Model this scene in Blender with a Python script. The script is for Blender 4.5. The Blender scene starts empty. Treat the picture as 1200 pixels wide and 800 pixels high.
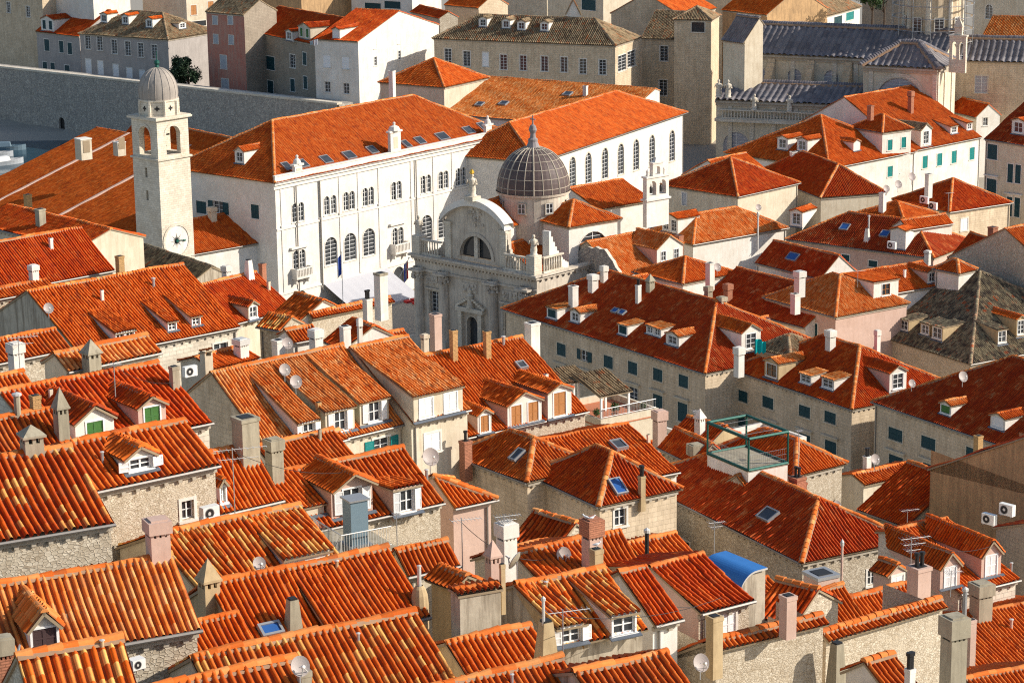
import bpy, math, random
import numpy as np
from mathutils import Vector as V3
R=math.radians
scene=bpy.context.scene
col=scene.collection
rng=np.random.default_rng(7)
rnd=random.Random(5)
# ---------------------------------------------------------------- camera model (photo is 1200 x 800)
CZ=71.0; F=2800.0; PITCH=R(14.05); ROLL=0.013
C=np.array([0,0,CZ])
_r0=np.array([1.,0,0]); _u0=np.array([0,math.sin(PITCH),math.cos(PITCH)]); FW=np.array([0,math.cos(PITCH),-math.sin(PITCH)])
CR=math.cos(ROLL)*_r0-math.sin(ROLL)*_u0; CU=math.cos(ROLL)*_u0+math.sin(ROLL)*_r0
def ray(px,py): return (px-600)*CR+(400-py)*CU+F*FW
def at(px,py,D):
    d=ray(px,py); return C+d*(D/d[1])
def atz(px,py,z):
    d=ray(px,py); return C+d*((z-CZ)/d[2])
def onplane(px,py,P,n):
    d=ray(px,py); return C+d*(np.dot(P-C,n)/np.dot(d,n))
def proj(P):
    q=np.asarray(P)-C; f=q@FW; return 600+F*(q@CR)/f, 400-F*(q@CU)/f
def scl(P): return F/float((np.asarray(P)-C)@FW)      # pixels per metre at P
Z=np.array([0,0,1.])
def unit(v): v=np.asarray(v,float); return v/np.linalg.norm(v)
# ---------------------------------------------------------------- materials
MATS={}
class NT:
    def __init__(s,name):
        s.m=bpy.data.materials.new(name); s.m.use_nodes=True; s.t=s.m.node_tree; s.b=s.t.nodes['Principled BSDF']; s.b.inputs['Specular IOR Level'].default_value=.25
    def n(s,typ,**kw):
        o=s.t.nodes.new(typ)
        for k,v in kw.items():
            if isinstance(k,str) and hasattr(o,k): setattr(o,k,v)
        return o
    def l(s,a,b): s.t.links.new(a,b)
    def math(s,op,a,b=None):
        o=s.n('ShaderNodeMath',operation=op)
        for i,x in enumerate((a,b)):
            if x is None: continue
            if isinstance(x,(int,float)): o.inputs[i].default_value=x
            else: s.l(x,o.inputs[i])
        return o.outputs[0]
    def noise(s,vec,scale,detail=3,rough=.6):
        o=s.n('ShaderNodeTexNoise'); o.inputs['Scale'].default_value=scale; o.inputs['Detail'].default_value=detail; o.inputs['Roughness'].default_value=rough
        if vec is not None: s.l(vec,o.inputs['Vector'])
        return o.outputs['Fac']
    def ramp(s,fac,stops,interp='LINEAR'):
        o=s.n('ShaderNodeValToRGB'); e=o.color_ramp; e.interpolation=interp
        while len(e.elements)<len(stops): e.elements.new(.5)
        for el,(p,c) in zip(e.elements,stops): el.position=p; el.color=(*c,1)
        s.l(fac,o.inputs[0]); return o.outputs[0]
    def mix(s,fac,a,b,mode='MIX'):
        o=s.n('ShaderNodeMix',data_type='RGBA',blend_type=mode)
        for i,x in ((0,fac),(6,a),(7,b)):
            if isinstance(x,(int,float)): o.inputs[i].default_value=x
            elif isinstance(x,tuple): o.inputs[i].default_value=(*x,1)
            else: s.l(x,o.inputs[i])
        return o.outputs[2]
    def bump(s,h,strength=.4,dist=.03):
        o=s.n('ShaderNodeBump'); o.inputs['Strength'].default_value=strength; o.inputs['Distance'].default_value=dist
        s.l(h,o.inputs['Height']); s.l(o.outputs[0],s.b.inputs['Normal'])
    def out(s,c,rough=.85):
        if isinstance(c,tuple): s.b.inputs['Base Color'].default_value=(*c,1)
        else: s.l(c,s.b.inputs['Base Color'])
        s.b.inputs['Roughness'].default_value=rough
        MATS[s.m.name]=s.m; return s.m
def tile_mat(name,stops,patch=.25,dirt=(.16,.06,.03),dirtamt=.35,chan=None):
    t=NT(name); uv=t.n('ShaderNodeUVMap').outputs[0]; sp=t.n('ShaderNodeSeparateXYZ'); t.l(uv,sp.inputs[0])
    u=t.math('FLOOR',sp.outputs[0]); v=t.math('FLOOR',sp.outputs[1])
    cb=t.n('ShaderNodeCombineXYZ'); t.l(u,cb.inputs[0]); t.l(v,cb.inputs[1])
    oi=t.n('ShaderNodeObjectInfo'); t.l(t.math('MULTIPLY',oi.outputs['Random'],977.),cb.inputs[2])
    wn=t.n('ShaderNodeTexWhiteNoise',noise_dimensions='3D'); t.l(cb.outputs[0],wn.inputs[0])
    # patchy repairs: blocks of a few tiles share a tone
    cb2=t.n('ShaderNodeCombineXYZ'); t.l(t.math('FLOOR',t.math('MULTIPLY',sp.outputs[0],.33)),cb2.inputs[0]); t.l(t.math('FLOOR',t.math('MULTIPLY',sp.outputs[1],.45)),cb2.inputs[1]); t.l(t.math('MULTIPLY',oi.outputs['Random'],311.),cb2.inputs[2])
    wn2=t.n('ShaderNodeTexWhiteNoise',noise_dimensions='3D'); t.l(cb2.outputs[0],wn2.inputs[0])
    f=t.math('ADD',t.math('MULTIPLY',wn.outputs['Value'],1-patch),t.math('MULTIPLY',wn2.outputs['Value'],patch))
    c=t.ramp(f,stops)
    geo=t.n('ShaderNodeNewGeometry'); cs=t.n('ShaderNodeCombineXYZ'); t.l(t.math('MULTIPLY',sp.outputs[0],.16),cs.inputs[0]); t.l(t.math('MULTIPLY',sp.outputs[1],.075),cs.inputs[1]); t.l(t.math('MULTIPLY',oi.outputs['Random'],51.),cs.inputs[2]); n1=t.noise(cs.outputs[0],2.2,5,.7)
    d=t.ramp(n1,[(.38,(0,0,0)),(.68,(1,1,1))])
    c=t.mix(t.math('MULTIPLY',d,dirtamt),c,t.mix(.5,c,dirt))
    if chan:      # older under-tiles in the channels, painted darker still for shade between rolls
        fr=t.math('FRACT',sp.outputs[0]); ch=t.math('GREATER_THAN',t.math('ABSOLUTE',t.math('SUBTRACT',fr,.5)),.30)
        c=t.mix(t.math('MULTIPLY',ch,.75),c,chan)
    n2=t.noise(geo.outputs['Position'],9,4,.7)
    c=t.mix(.55,c,t.mix(n2,(.45,.42,.40),(1.25,1.22,1.2)),'MULTIPLY')
    li=t.ramp(t.noise(geo.outputs['Position'],5.5,5,.75),[(.60,(0,0,0)),(.70,(1,1,1))]); c=t.mix(t.math('MULTIPLY',li,.2),c,(.34,.27,.19))
    wn3=t.n('ShaderNodeTexWhiteNoise',noise_dimensions='3D'); cb3=t.n('ShaderNodeVectorMath',operation='ADD'); t.l(cb.outputs[0],cb3.inputs[0]); cb3.inputs[1].default_value=(31.7,12.3,5.1); t.l(cb3.outputs[0],wn3.inputs[0])
    c=t.mix(t.math('MULTIPLY',t.math('GREATER_THAN',wn3.outputs['Value'],.94),.35),c,(.16,.05,.025))
    hv=t.n('ShaderNodeHueSaturation'); t.l(t.math('ADD',t.math('MULTIPLY',t.math('FRACT',t.math('MULTIPLY',oi.outputs['Random'],7.31)),.30),.88),hv.inputs['Value']); hv.inputs['Saturation'].default_value=1.04; t.l(c,hv.inputs['Color']); c=hv.outputs[0]
    t.bump(n2,.3,.02)
    return t.out(c,.82)
O1=(.56,.105,.022);O2=(.72,.185,.045);O3=(.63,.135,.030);Y1=(.80,.44,.14);D1=(.38,.06,.016)
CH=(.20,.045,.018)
tile_mat('tile_orange',[(0,D1),(.2,O1),(.55,O3),(.85,O2),(1,(.64,.2,.06))],.25,chan=CH)
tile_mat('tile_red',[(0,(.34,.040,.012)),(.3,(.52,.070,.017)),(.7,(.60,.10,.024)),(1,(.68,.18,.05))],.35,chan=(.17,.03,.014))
tile_mat('tile_light',[(0,O1),(.3,(.68,.20,.050)),(.65,(.74,.27,.085)),(1,(.80,.42,.18))],.3,chan=(.26,.075,.03))
tile_mat('tile_mixed',[(0,O1),(.35,O3),(.62,O2),(.70,(.66,.26,.07)),(.84,Y1),(1,(.78,.45,.16))],.1,chan=CH)
tile_mat('tile_spotted',[(0,O1),(.45,(.50,.075,.018)),(.74,O3),(.79,(.70,.30,.09)),(1,Y1)],.0,chan=(.22,.04,.015))
tile_mat('tile_old',[(0,(.10,.065,.04)),(.25,(.26,.18,.10)),(.5,(.36,.27,.16)),(.72,(.44,.33,.20)),(.84,(.40,.16,.07)),(1,(.5,.2,.08))],.35,(.06,.055,.04),.7,chan=(.09,.065,.045))
tile_mat('tile_grey',[(0,(.06,.045,.035)),(.3,(.15,.115,.075)),(.62,(.28,.23,.14)),(.86,(.40,.33,.21)),(.93,(.42,.12,.05)),(1,(.5,.12,.04))],.35,(.05,.05,.045),.7,chan=(.07,.06,.05))
tile_mat('tile_patched',[(0,(.38,.042,.015)),(.4,(.46,.062,.018)),(.72,(.54,.10,.03)),(.9,(.60,.18,.065)),(1,(.58,.26,.13))],.5,chan=(.16,.03,.014))
def wall_mat(name,kind,base,dark,scale=1.,stain=.5,mortar=None):
    t=NT(name); uv=t.n('ShaderNodeUVMap').outputs[0]; geo=t.n('ShaderNodeNewGeometry').outputs['Position']
    big=t.noise(geo,.45,6,.7); fine=t.noise(geo,6,4,.7)
    mp=t.n('ShaderNodeMapping'); mp.inputs['Scale'].default_value=(2.2,2.2,.22); t.l(geo,mp.inputs['Vector']); streak=t.noise(mp.outputs[0],1.3,4,.7)
    c=t.mix(t.ramp(big,[(.35,(0,0,0)),(.7,(1,1,1))]),base,tuple(.5*(a+b) for a,b in zip(base,dark)))
    h=fine
    if kind=='rubble':
        vo=t.n('ShaderNodeTexVoronoi',feature='DISTANCE_TO_EDGE'); vo.inputs['Scale'].default_value=5.6*scale
        mp2=t.n('ShaderNodeMapping'); mp2.inputs['Scale'].default_value=(1,1.55,1); t.l(uv,mp2.inputs['Vector'])
        t.l(mp2.outputs[0],vo.inputs['Vector'])
        vc=t.n('ShaderNodeTexVoronoi'); vc.inputs['Scale'].default_value=5.6*scale; t.l(mp2.outputs[0],vc.inputs['Vector'])
        bw=t.n('ShaderNodeRGBToBW'); t.l(vc.outputs['Color'],bw.inputs[0])
        c=t.mix(bw.outputs[0],t.mix(.40,c,dark),t.mix(.6,c,(.84,.76,.62)))
        e=t.ramp(t.math('ADD',vo.outputs['Distance'],t.math('MULTIPLY',t.math('SUBTRACT',t.noise(geo,7,3,.7),.5),.16)),[(.0,(0,0,0)),(.12,(1,1,1))])
        c=t.mix(t.math('ADD',t.math('MULTIPLY',e,.6),.4),mortar or dark,c); pl=t.ramp(t.noise(geo,.9,5,.7),[(.52,(0,0,0)),(.60,(1,1,1))]); c=t.mix(t.math('MULTIPLY',pl,.55),c,base); h=t.math('ADD',e,t.math('MULTIPLY',fine,.5))
    elif kind=='ashlar' or kind=='brick':
        br=t.n('ShaderNodeTexBrick'); t.l(uv,br.inputs['Vector']); br.inputs['Scale'].default_value=1
        br.inputs['Brick Width'].default_value=(.62 if kind=='ashlar' else .26)*scale; br.inputs['Row Height'].default_value=(.30 if kind=='ashlar' else .085)*scale; br.inputs['Mortar Size'].default_value=.016*scale
        br.inputs['Color1'].default_value=(1.1,1.08,1.05,1); br.inputs['Color2'].default_value=(.72,.70,.68,1); br.inputs['Mortar'].default_value=(.5,.48,.45,1); br.inputs['Bias'].default_value=-.2
        c=t.mix((.62 if 'pale' in name else .36) if kind=='ashlar' else .8,c,br.outputs['Color'],'MULTIPLY'); h=t.math('ADD',t.math('MULTIPLY',br.outputs['Fac'],-1.),t.math('MULTIPLY',fine,.4))
    pl2=t.ramp(t.noise(geo,.75,6,.75),[(.53,(0,0,0)),(.58,(1,1,1))]); c=t.mix(t.math('MULTIPLY',pl2,.38 if kind=='plaster' else .25),c,tuple(.45*a+.55*b for a,b in zip(base,dark)))
    st=t.ramp(streak,[(.46,(0,0,0)),(.72,(1,1,1))])
    c=t.mix(t.math('MULTIPLY',st,stain),c,dark)
    c=t.mix(.5,c,t.mix(fine,(.62,.6,.58),(1.2,1.2,1.2)),'MULTIPLY')
    t.bump(h,.5,.03 if kind!='plaster' else .012)
    return t.out(c,.9)
wall_mat('stone_ashlar','ashlar',(.74,.60,.43),(.34,.25,.15),1.,.5)
wall_mat('stone_pale','ashlar',(.74,.68,.57),(.46,.37,.26),.9,.25)
wall_mat('stone_rubble','rubble',(.52,.45,.34),(.27,.20,.13),1.,.3)
wall_mat('stone_rubble_small','rubble',(.62,.53,.40),(.30,.22,.13),1.45,.3)
wall_mat('stone_dark','ashlar',(.42,.35,.27),(.20,.16,.12),.9,.4)
wall_mat('stone_wall','rubble',(.36,.33,.30),(.15,.135,.12),.62,.35)
wall_mat('plaster_white','plaster',(.80,.765,.70),(.52,.44,.34),1,.35)
wall_mat('plaster_cream','plaster',(.70,.62,.48),(.40,.31,.20),1,.45)
wall_mat('plaster_pink','plaster',(.62,.44,.36),(.42,.27,.20),1,.35)
wall_mat('plaster_ochre','plaster',(.56,.42,.24),(.28,.19,.10),1,.6)
wall_mat('plaster_stained','plaster',(.56,.49,.38),(.16,.12,.08),1,.95)
wall_mat('plaster_brown','plaster',(.60,.38,.19),(.15,.10,.06),1,.5)
wall_mat('plaster_red','plaster',(.50,.17,.12),(.48,.33,.25),1,.8)
wall_mat('plaster_sage','plaster',(.50,.50,.38),(.36,.33,.22),1,.5)
wall_mat('palace_white','plaster',(.79,.755,.69),(.54,.47,.38),1,.25)
wall_mat('brick_red','brick',(.52,.22,.13),(.28,.13,.08),1,.3)
wall_mat('brick_yellow','brick',(.58,.36,.16),(.32,.19,.08),1,.3)
wall_mat('stone_cornice','plaster',(.50,.44,.35),(.26,.21,.16),1,.6)
wall_mat('concrete','plaster',(.42,.37,.27),(.20,.17,.12),1,.8)
wall_mat('lead_grey','plaster',(.30,.27,.27),(.17,.15,.15),1,.6)
def flat(name,c,rough=.6,metal=0.,noise=.25):
    t=NT(name); geo=t.n('ShaderNodeNewGeometry').outputs['Position']; n=t.noise(geo,3.,4,.7)
    cc=t.mix(noise,c,t.mix(n,tuple(.35*a for a in c),tuple(min(1,1.4*a) for a in c)))
    t.b.inputs['Metallic'].default_value=metal
    return t.out(cc,rough)
flat('paint_white',(.80,.79,.76),.5,0,.15); flat('paint_green',(.06,.16,.045),.5); flat('paint_bluegreen',(.012,.055,.065),.5); flat('paint_teal',(.01,.24,.22),.5)
flat('paint_brown',(.40,.17,.055),.5); flat('paint_darkbrown',(.075,.045,.045),.5); flat('paint_grey',(.40,.42,.44),.5); flat('paint_navy',(.02,.03,.05),.5)
flat('metal_grey',(.38,.38,.38),.45,.5); flat('metal_dark',(.035,.033,.033),.5,.4); flat('metal_pale',(.62,.60,.56),.5,.3); flat('metal_green',(.012,.085,.065),.5,.2)
flat('gutter',(.24,.22,.20),.5,.4); flat('flashing',(.16,.18,.21),.5,.5); flat('timber',(.33,.25,.16),.8); flat('plastic_white',(.74,.72,.67),.45); flat('dish_grey',(.40,.34,.31),.5,0,.15)
flat('canvas_white',(.46,.46,.49),.8,0,.1); flat('canvas_red',(.50,.03,.03),.8); flat('canvas_blue',(.02,.16,.50),.5); flat('cloth_teal',(.0,.36,.36),.8); flat('vault_blue',(.035,.17,.46),.5)
flat('gold',(.75,.45,.06),.35,.7); flat('asphalt',(.10,.095,.09),.9); flat('paving',(.33,.30,.25),.8,0,.4); flat('purple_metal',(.055,.035,.075),.5,.3); flat('blue_glaze',(.03,.10,.30),.25); flat('metal_teal',(.20,.28,.33),.5,.3)
tile_mat('ridge_clay',[(0,O3),(.4,(.70,.20,.055)),(.8,(.76,.28,.09)),(1,(.80,.40,.16))],.1)
flat('pale_glass',(.36,.35,.38),.3,0,.3)
wall_mat('church_stone','plaster',(.68,.60,.49),(.30,.25,.20),1,.7)
wall_mat('dome_stone','plaster',(.42,.37,.32),(.20,.18,.16),1,.6)
wall_mat('mortar','plaster',(.40,.25,.15),(.24,.14,.09),1,.4)
wall_mat('plaster_grey','plaster',(.44,.40,.37),(.26,.23,.21),1,.4)
flat('clay',(.56,.16,.06),.8); flat('bark',(.10,.07,.05),.9); flat('leaf',(.045,.085,.022),.7); flat('leaf_dark',(.022,.045,.02),.7); flat('terracotta',(.50,.18,.09),.8); flat('feather',(.72,.72,.72),.8); flat('feather_grey',(.30,.31,.33),.8)
def lead_mat():
    t=NT('lead_sheet'); uv=t.n('ShaderNodeUVMap').outputs[0]; sp=t.n('ShaderNodeSeparateXYZ'); t.l(uv,sp.inputs[0])
    wn=t.n('ShaderNodeTexWhiteNoise',noise_dimensions='2D'); cb=t.n('ShaderNodeCombineXYZ'); t.l(t.math('FLOOR',sp.outputs[0]),cb.inputs[0]); t.l(t.math('FLOOR',sp.outputs[1]),cb.inputs[1]); t.l(cb.outputs[0],wn.inputs[0])
    geo=t.n('ShaderNodeNewGeometry').outputs['Position']; n=t.noise(geo,1.2,5,.7)
    c=t.mix(t.math('MULTIPLY',t.math('ADD',wn.outputs['Value'],n),.5),(.085,.075,.085),(.26,.235,.235))
    t.bump(n,.2,.02); return t.out(c,.6)
lead_mat()
flat('dome_lead',(.105,.075,.07),.55,0,.8)
def glass_mat():
    t=NT('window_glass'); geo=t.n('ShaderNodeNewGeometry').outputs['Position']; n=t.noise(geo,.8,2,.5)
    t.b.inputs['Specular IOR Level'].default_value=.6
    return t.out(t.mix(n,(.012,.014,.018),(.07,.075,.08)),.12)
glass_mat()
def water_mat():
    t=NT('sea_water'); geo=t.n('ShaderNodeNewGeometry').outputs['Position']; n=t.noise(geo,.8,4,.6); t.bump(n,.3,.1); return t.out((.015,.05,.075),.15)
water_mat()
def louver_mat(name,c):
    t=NT(name); uv=t.n('ShaderNodeUVMap').outputs[0]; sp=t.n('ShaderNodeSeparateXYZ'); t.l(uv,sp.inputs[0])
    s=t.math('FRACT',t.math('MULTIPLY',sp.outputs[1],13.)); h=t.math('ABSOLUTE',t.math('SUBTRACT',s,.5))
    t.bump(s,.6,.03); geo=t.n('ShaderNodeNewGeometry').outputs['Position']; n=t.noise(geo,5,3,.6)
    cc=t.mix(.3,c,t.mix(n,tuple(.4*a for a in c),tuple(min(1,1.35*a) for a in c)))
    return t.out(cc,.55)
for k,c in dict(white=(.82,.81,.79),green=(.07,.19,.05),bluegreen=(.010,.05,.06),teal=(.01,.20,.19),brown=(.48,.22,.085),darkbrown=(.085,.05,.05),grey=(.42,.43,.45)).items(): louver_mat('louver_'+k,c)
# ---------------------------------------------------------------- mesh collector
class MB:
    def __init__(s): s.v=[]; s.f=[]; s.uv=[]; s.m=[]; s.mats=[]
    def mi(s,mat):
        if mat not in s.mats: s.mats.append(mat)
        return s.mats.index(mat)
    def face(s,pts,uv=None,mat=None):
        i=len(s.v); s.v.extend([tuple(map(float,p)) for p in pts]); s.f.append(tuple(range(i,i+len(pts))))
        if uv is None:
            p=[np.asarray(q,float) for q in pts]; n=np.cross(p[1]-p[0],p[2]-p[0])
            if abs(n[2])>.8*np.linalg.norm(n)+1e-12: uv=[(q[0],q[1]) for q in p]
            else:
                e=np.array([-n[1],n[0],0.]); ln=np.linalg.norm(e); e=e/ln if ln>1e-9 else np.array([1.,0,0]); uv=[(float(q@e),float(q[2])) for q in p]
        s.uv.extend(uv); s.m.append(s.mi(mat))
    def box(s,P,U,W,N,u0,u1,w0,w1,n0,n1,mat=None):   # box spanned by three axes from P
        q=lambda a,b,c: P+U*a+W*b+N*c
        c=[q(u,w,n) for n in (n0,n1) for w in (w0,w1) for u in (u0,u1)]
        for f in ((0,2,3,1),(4,5,7,6),(0,1,5,4),(2,6,7,3),(0,4,6,2),(1,3,7,5)):
            s.face([c[i] for i in f],mat=mat)
    def abox(s,P,hx,hy,z0,z1,ang=0,mat=None,taper=1.):
        U=np.array([math.cos(ang),math.sin(ang),0]); W=np.array([-math.sin(ang),math.cos(ang),0])
        P=np.asarray(P,float); lo=[P+U*a*hx+W*b*hy+Z*z0 for a,b in ((-1,-1),(1,-1),(1,1),(-1,1))]; hi=[P+U*a*hx*taper+W*b*hy*taper+Z*z1 for a,b in ((-1,-1),(1,-1),(1,1),(-1,1))]
        s.face(lo[::-1],mat=mat); s.face(hi,mat=mat)
        for i in range(4): s.face([lo[i],lo[(i+1)%4],hi[(i+1)%4],hi[i]],mat=mat)
    def pyr(s,P,hx,hy,z0,z1,ang=0,mat=None):
        U=np.array([math.cos(ang),math.sin(ang),0]); W=np.array([-math.sin(ang),math.cos(ang),0])
        lo=[P+U*a*hx+W*b*hy+Z*z0 for a,b in ((-1,-1),(1,-1),(1,1),(-1,1))]; t=P+Z*z1
        s.face(lo[::-1],mat=mat)
        for i in range(4): s.face([lo[i],lo[(i+1)%4],t],mat=mat)
    def tube(s,P,Q,r,n=6,mat=None,r2=None,caps=True):
        P=np.asarray(P,float);Q=np.asarray(Q,float); d=unit(Q-P); a=unit(np.cross(d,[0,0,1.] if abs(d[2])<.9 else [1.,0,0])); b=np.cross(d,a); r2=r if r2 is None else r2
        A=[P+(a*math.cos(2*math.pi*i/n)+b*math.sin(2*math.pi*i/n))*r for i in range(n)]; B=[Q+(a*math.cos(2*math.pi*i/n)+b*math.sin(2*math.pi*i/n))*r2 for i in range(n)]
        for i in range(n):
            j=(i+1)%n; s.face([A[i],B[i],B[j],A[j]],mat=mat)
        if caps: s.face(A,mat=mat); s.face(B[::-1],mat=mat)
    def lathe(s,P,prof,n=16,mat=None,a0=0,a1=2*math.pi):
        P=np.asarray(P,float); full=abs(a1-a0-2*math.pi)<1e-6
        rings=[[P+np.array([r*math.cos(a0+(a1-a0)*i/n),r*math.sin(a0+(a1-a0)*i/n),z]) for i in range(n+(0 if full else 1))] for r,z in prof]
        for A,B in zip(rings,rings[1:]):
            k=len(A)
            for i in range(k if full else k-1):
                j=(i+1)%k; s.face([A[i],A[j],B[j],B[i]],mat=mat)
    def arr(s,verts,quads,uvs,mat=None):
        s.blocks=getattr(s,'blocks',[]); s.blocks.append((verts,quads,uvs,s.mi(mat)))
    def build(s,name,mat,parent=None,smooth=False,weld=False):
        me=bpy.data.meshes.new(name); org=np.array(parent_loc(parent)) if parent is not None else np.zeros(3)
        nv=len(s.v); V=np.array(s.v,float).reshape(-1,3); loops=[i for f in s.f for i in f]; ls=[len(f) for f in s.f]; uv=np.array(s.uv,float).reshape(-1,2); mi=list(s.m)
        VV=[V]; LL=[np.array(loops,int)]; SS=[np.array(ls,int)]; UU=[uv]; MM=[np.array(mi,int)]; off=nv
        for (bv,bq,bu,bm) in getattr(s,'blocks',[]):
            VV.append(bv); LL.append((bq+off).ravel()); SS.append(np.full(len(bq),4)); UU.append(bu[bq.ravel()]); MM.append(np.full(len(bq),bm)); off+=len(bv)
        V=np.concatenate(VV)-org; L=np.concatenate(LL); S=np.concatenate(SS); U=np.concatenate(UU); M=np.concatenate(MM)
        me.vertices.add(len(V)); me.vertices.foreach_set('co',V.ravel()); me.loops.add(len(L)); me.loops.foreach_set('vertex_index',L.astype(np.int32))
        me.polygons.add(len(S)); st=np.concatenate([[0],np.cumsum(S)[:-1]]); me.polygons.foreach_set('loop_start',st.astype(np.int32)); me.polygons.foreach_set('loop_total',S.astype(np.int32))
        me.polygons.foreach_set('material_index',M.astype(np.int32))
        l=me.uv_layers.new(name='UVMap'); l.data.foreach_set('uv',U.ravel().astype(np.float32))
        if weld or smooth:
            import bmesh
            me.update(calc_edges=True); bm=bmesh.new(); bm.from_mesh(me); bmesh.ops.remove_doubles(bm,verts=bm.verts,dist=.001); bmesh.ops.recalc_face_normals(bm,faces=bm.faces)
            for f in bm.faces: f.smooth=smooth
            bm.to_mesh(me); bm.free()
        for k in s.mats: me.materials.append(MATS[k or mat])
        me.update(calc_edges=True); me.validate()
        o=bpy.data.objects.new(name,me); col.objects.link(o)
        if parent is not None:
            o.parent=parent; o['_loc']=list(map(float,org))
        return o
LOC={}
def parent_loc(p):
    while p.parent is not None: p=p.parent
    return LOC.get(p.name,(0,0,0))
def thing(name,label,cat,loc,group=None,kind=None):
    o=bpy.data.objects.new(name,None); col.objects.link(o); o.location=tuple(map(float,loc)); o.empty_display_size=.3; LOC[o.name]=tuple(map(float,loc))
    o['label']=label; o['category']=cat
    if group: o['group']=group
    if kind: o['kind']=kind
    return o
def tag(o,label=None,cat=None,group=None,kind=None):
    for k,v in (('label',label),('category',cat),('group',group),('kind',kind)):
        if v: o[k]=v
    return o
def copy_tree(o,parent=None):
    c=o.copy(); col.objects.link(c)
    if parent is not None: c.parent=parent
    for ch in o.children: copy_tree(ch,c)
    return c
# ---------------------------------------------------------------- tiled slope
TJ=[1.]
def poly_range(poly,xs):
    lo=np.full(len(xs),np.inf); hi=np.full(len(xs),-np.inf)
    for (a,b),(c,d) in zip(poly,poly[1:]+poly[:1]):
        if abs(a-c)<1e-9:
            m=np.abs(xs-a)<1e-6; lo[m]=np.minimum(lo[m],min(b,d)); hi[m]=np.maximum(hi[m],max(b,d)); continue
        m=(xs>=min(a,c)-1e-9)&(xs<=max(a,c)+1e-9); y=b+(d-b)*(xs[m]-a)/(c-a)
        lo[m]=np.minimum(lo[m],y); hi[m]=np.maximum(hi[m],y)
    return lo,hi
def tile_slope(mb,O,U,Vd,N,poly,pitch=.24,near=True,mat=None,amp=1.,sag=.05,tl=None):
    us=[p[0] for p in poly]; u0,u1=min(us),max(us); vs=[p[1] for p in poly]; vmax=max(vs)
    if u1-u0<.15 or vmax-min(vs)<.1: return
    tl=tl or pitch*1.75
    prof=[(0,-.03),(.17,-.012),(.22,.02),(.33,.066),(.5,.088),(.67,.066),(.78,.02),(.83,-.012)] if near else [(0,-.03),(.2,-.005),(.35,.066),(.5,.082),(.65,.066),(.8,-.005)]
    n=int(math.ceil((u1-u0)/pitch)); xs=[];hs=[];us_=[];ri=[]
    jit=rng.normal(0,.045,n+2)*pitch; jh=rng.normal(0,.008,n+2)
    for i in range(n):
        for t,h in prof:
            x=u0+(i+t)*pitch+(jit[i] if .1<t<.9 else 0)
            if x<=u1+1e-9: xs.append(x);hs.append((h/.24*pitch*1.05+(jh[i] if h>.01 else 0))*amp);us_.append(i+t);ri.append(i)
    xs.append(u1);hs.append(0.);us_.append(n-.001);ri.append(n)
    xs=np.array(xs);hs=np.array(hs);us_=np.array(us_);ri=np.array(ri)
    xs=np.clip(xs,u0,u1); lo,hi=poly_range(poly,xs)
    lo=np.where(np.isfinite(lo),lo,0);hi=np.where(np.isfinite(hi),hi,0); hi=np.maximum(hi,lo)
    nr=int(math.ceil(vmax/tl)); v=[];st=[]
    for k in range(nr):
        v+= [k*tl,(k+.985)*tl]; st+=[.020,-.004]
    v=np.array(v);st=np.array(st)*(pitch/.24)
    VV=np.clip(v[None,:],lo[:,None],hi[:,None])
    jt=rng.normal(0,.010*TJ[0],(n+2,nr)); J=np.repeat(jt[ri],2,axis=1)
    H=hs[:,None]*(1+0*VV)+np.where(hs[:,None]>.012,st[None,:]+J,st[None,:]*.4)
    sg=-sag*np.sin(np.pi*(xs-u0)/max(u1-u0,.1))[:,None]*np.sin(np.pi*np.clip(VV/vmax,0,1))
    lf=.022*np.sin(xs[:,None]*1.7+VV*.9+O[0])+.03*np.sin(xs[:,None]*.63-VV*1.3+O[1])
    P=O[None,None,:]+xs[:,None,None]*U+VV[:,:,None]*Vd+(H+sg+lf+.02)[:,:,None]*N
    nc,nw=VV.shape; idx=np.arange(nc*nw).reshape(nc,nw)
    q=np.stack([idx[:-1,:-1],idx[1:,:-1],idx[1:,1:],idx[:-1,1:]],-1).reshape(-1,4)
    dv=(np.abs(VV[:-1,1:]-VV[:-1,:-1])+np.abs(VV[1:,1:]-VV[1:,:-1])).ravel(); dx=np.repeat((xs[1:]-xs[:-1]),nw-1)
    q=q[(dv>1e-4)&(dx>1e-5)]
    uv=np.stack([np.repeat(us_[:,None],nw,1),np.clip(VV/tl,0,None)],-1).reshape(-1,2)
    mb.arr(P.reshape(-1,3),q,uv,mat)
    # board deck under the tiles (soffit and edges)
    a=[O+U*x+Vd*y-N*.02 for x,y in poly]; b=[O+U*x+Vd*y-N*.11 for x,y in poly]
    mb.face(b[::-1],mat='timber')
    for i in range(len(a)):
        j=(i+1)%len(a); mb.face([b[i],b[j],a[j],a[i]],mat='timber')
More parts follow.
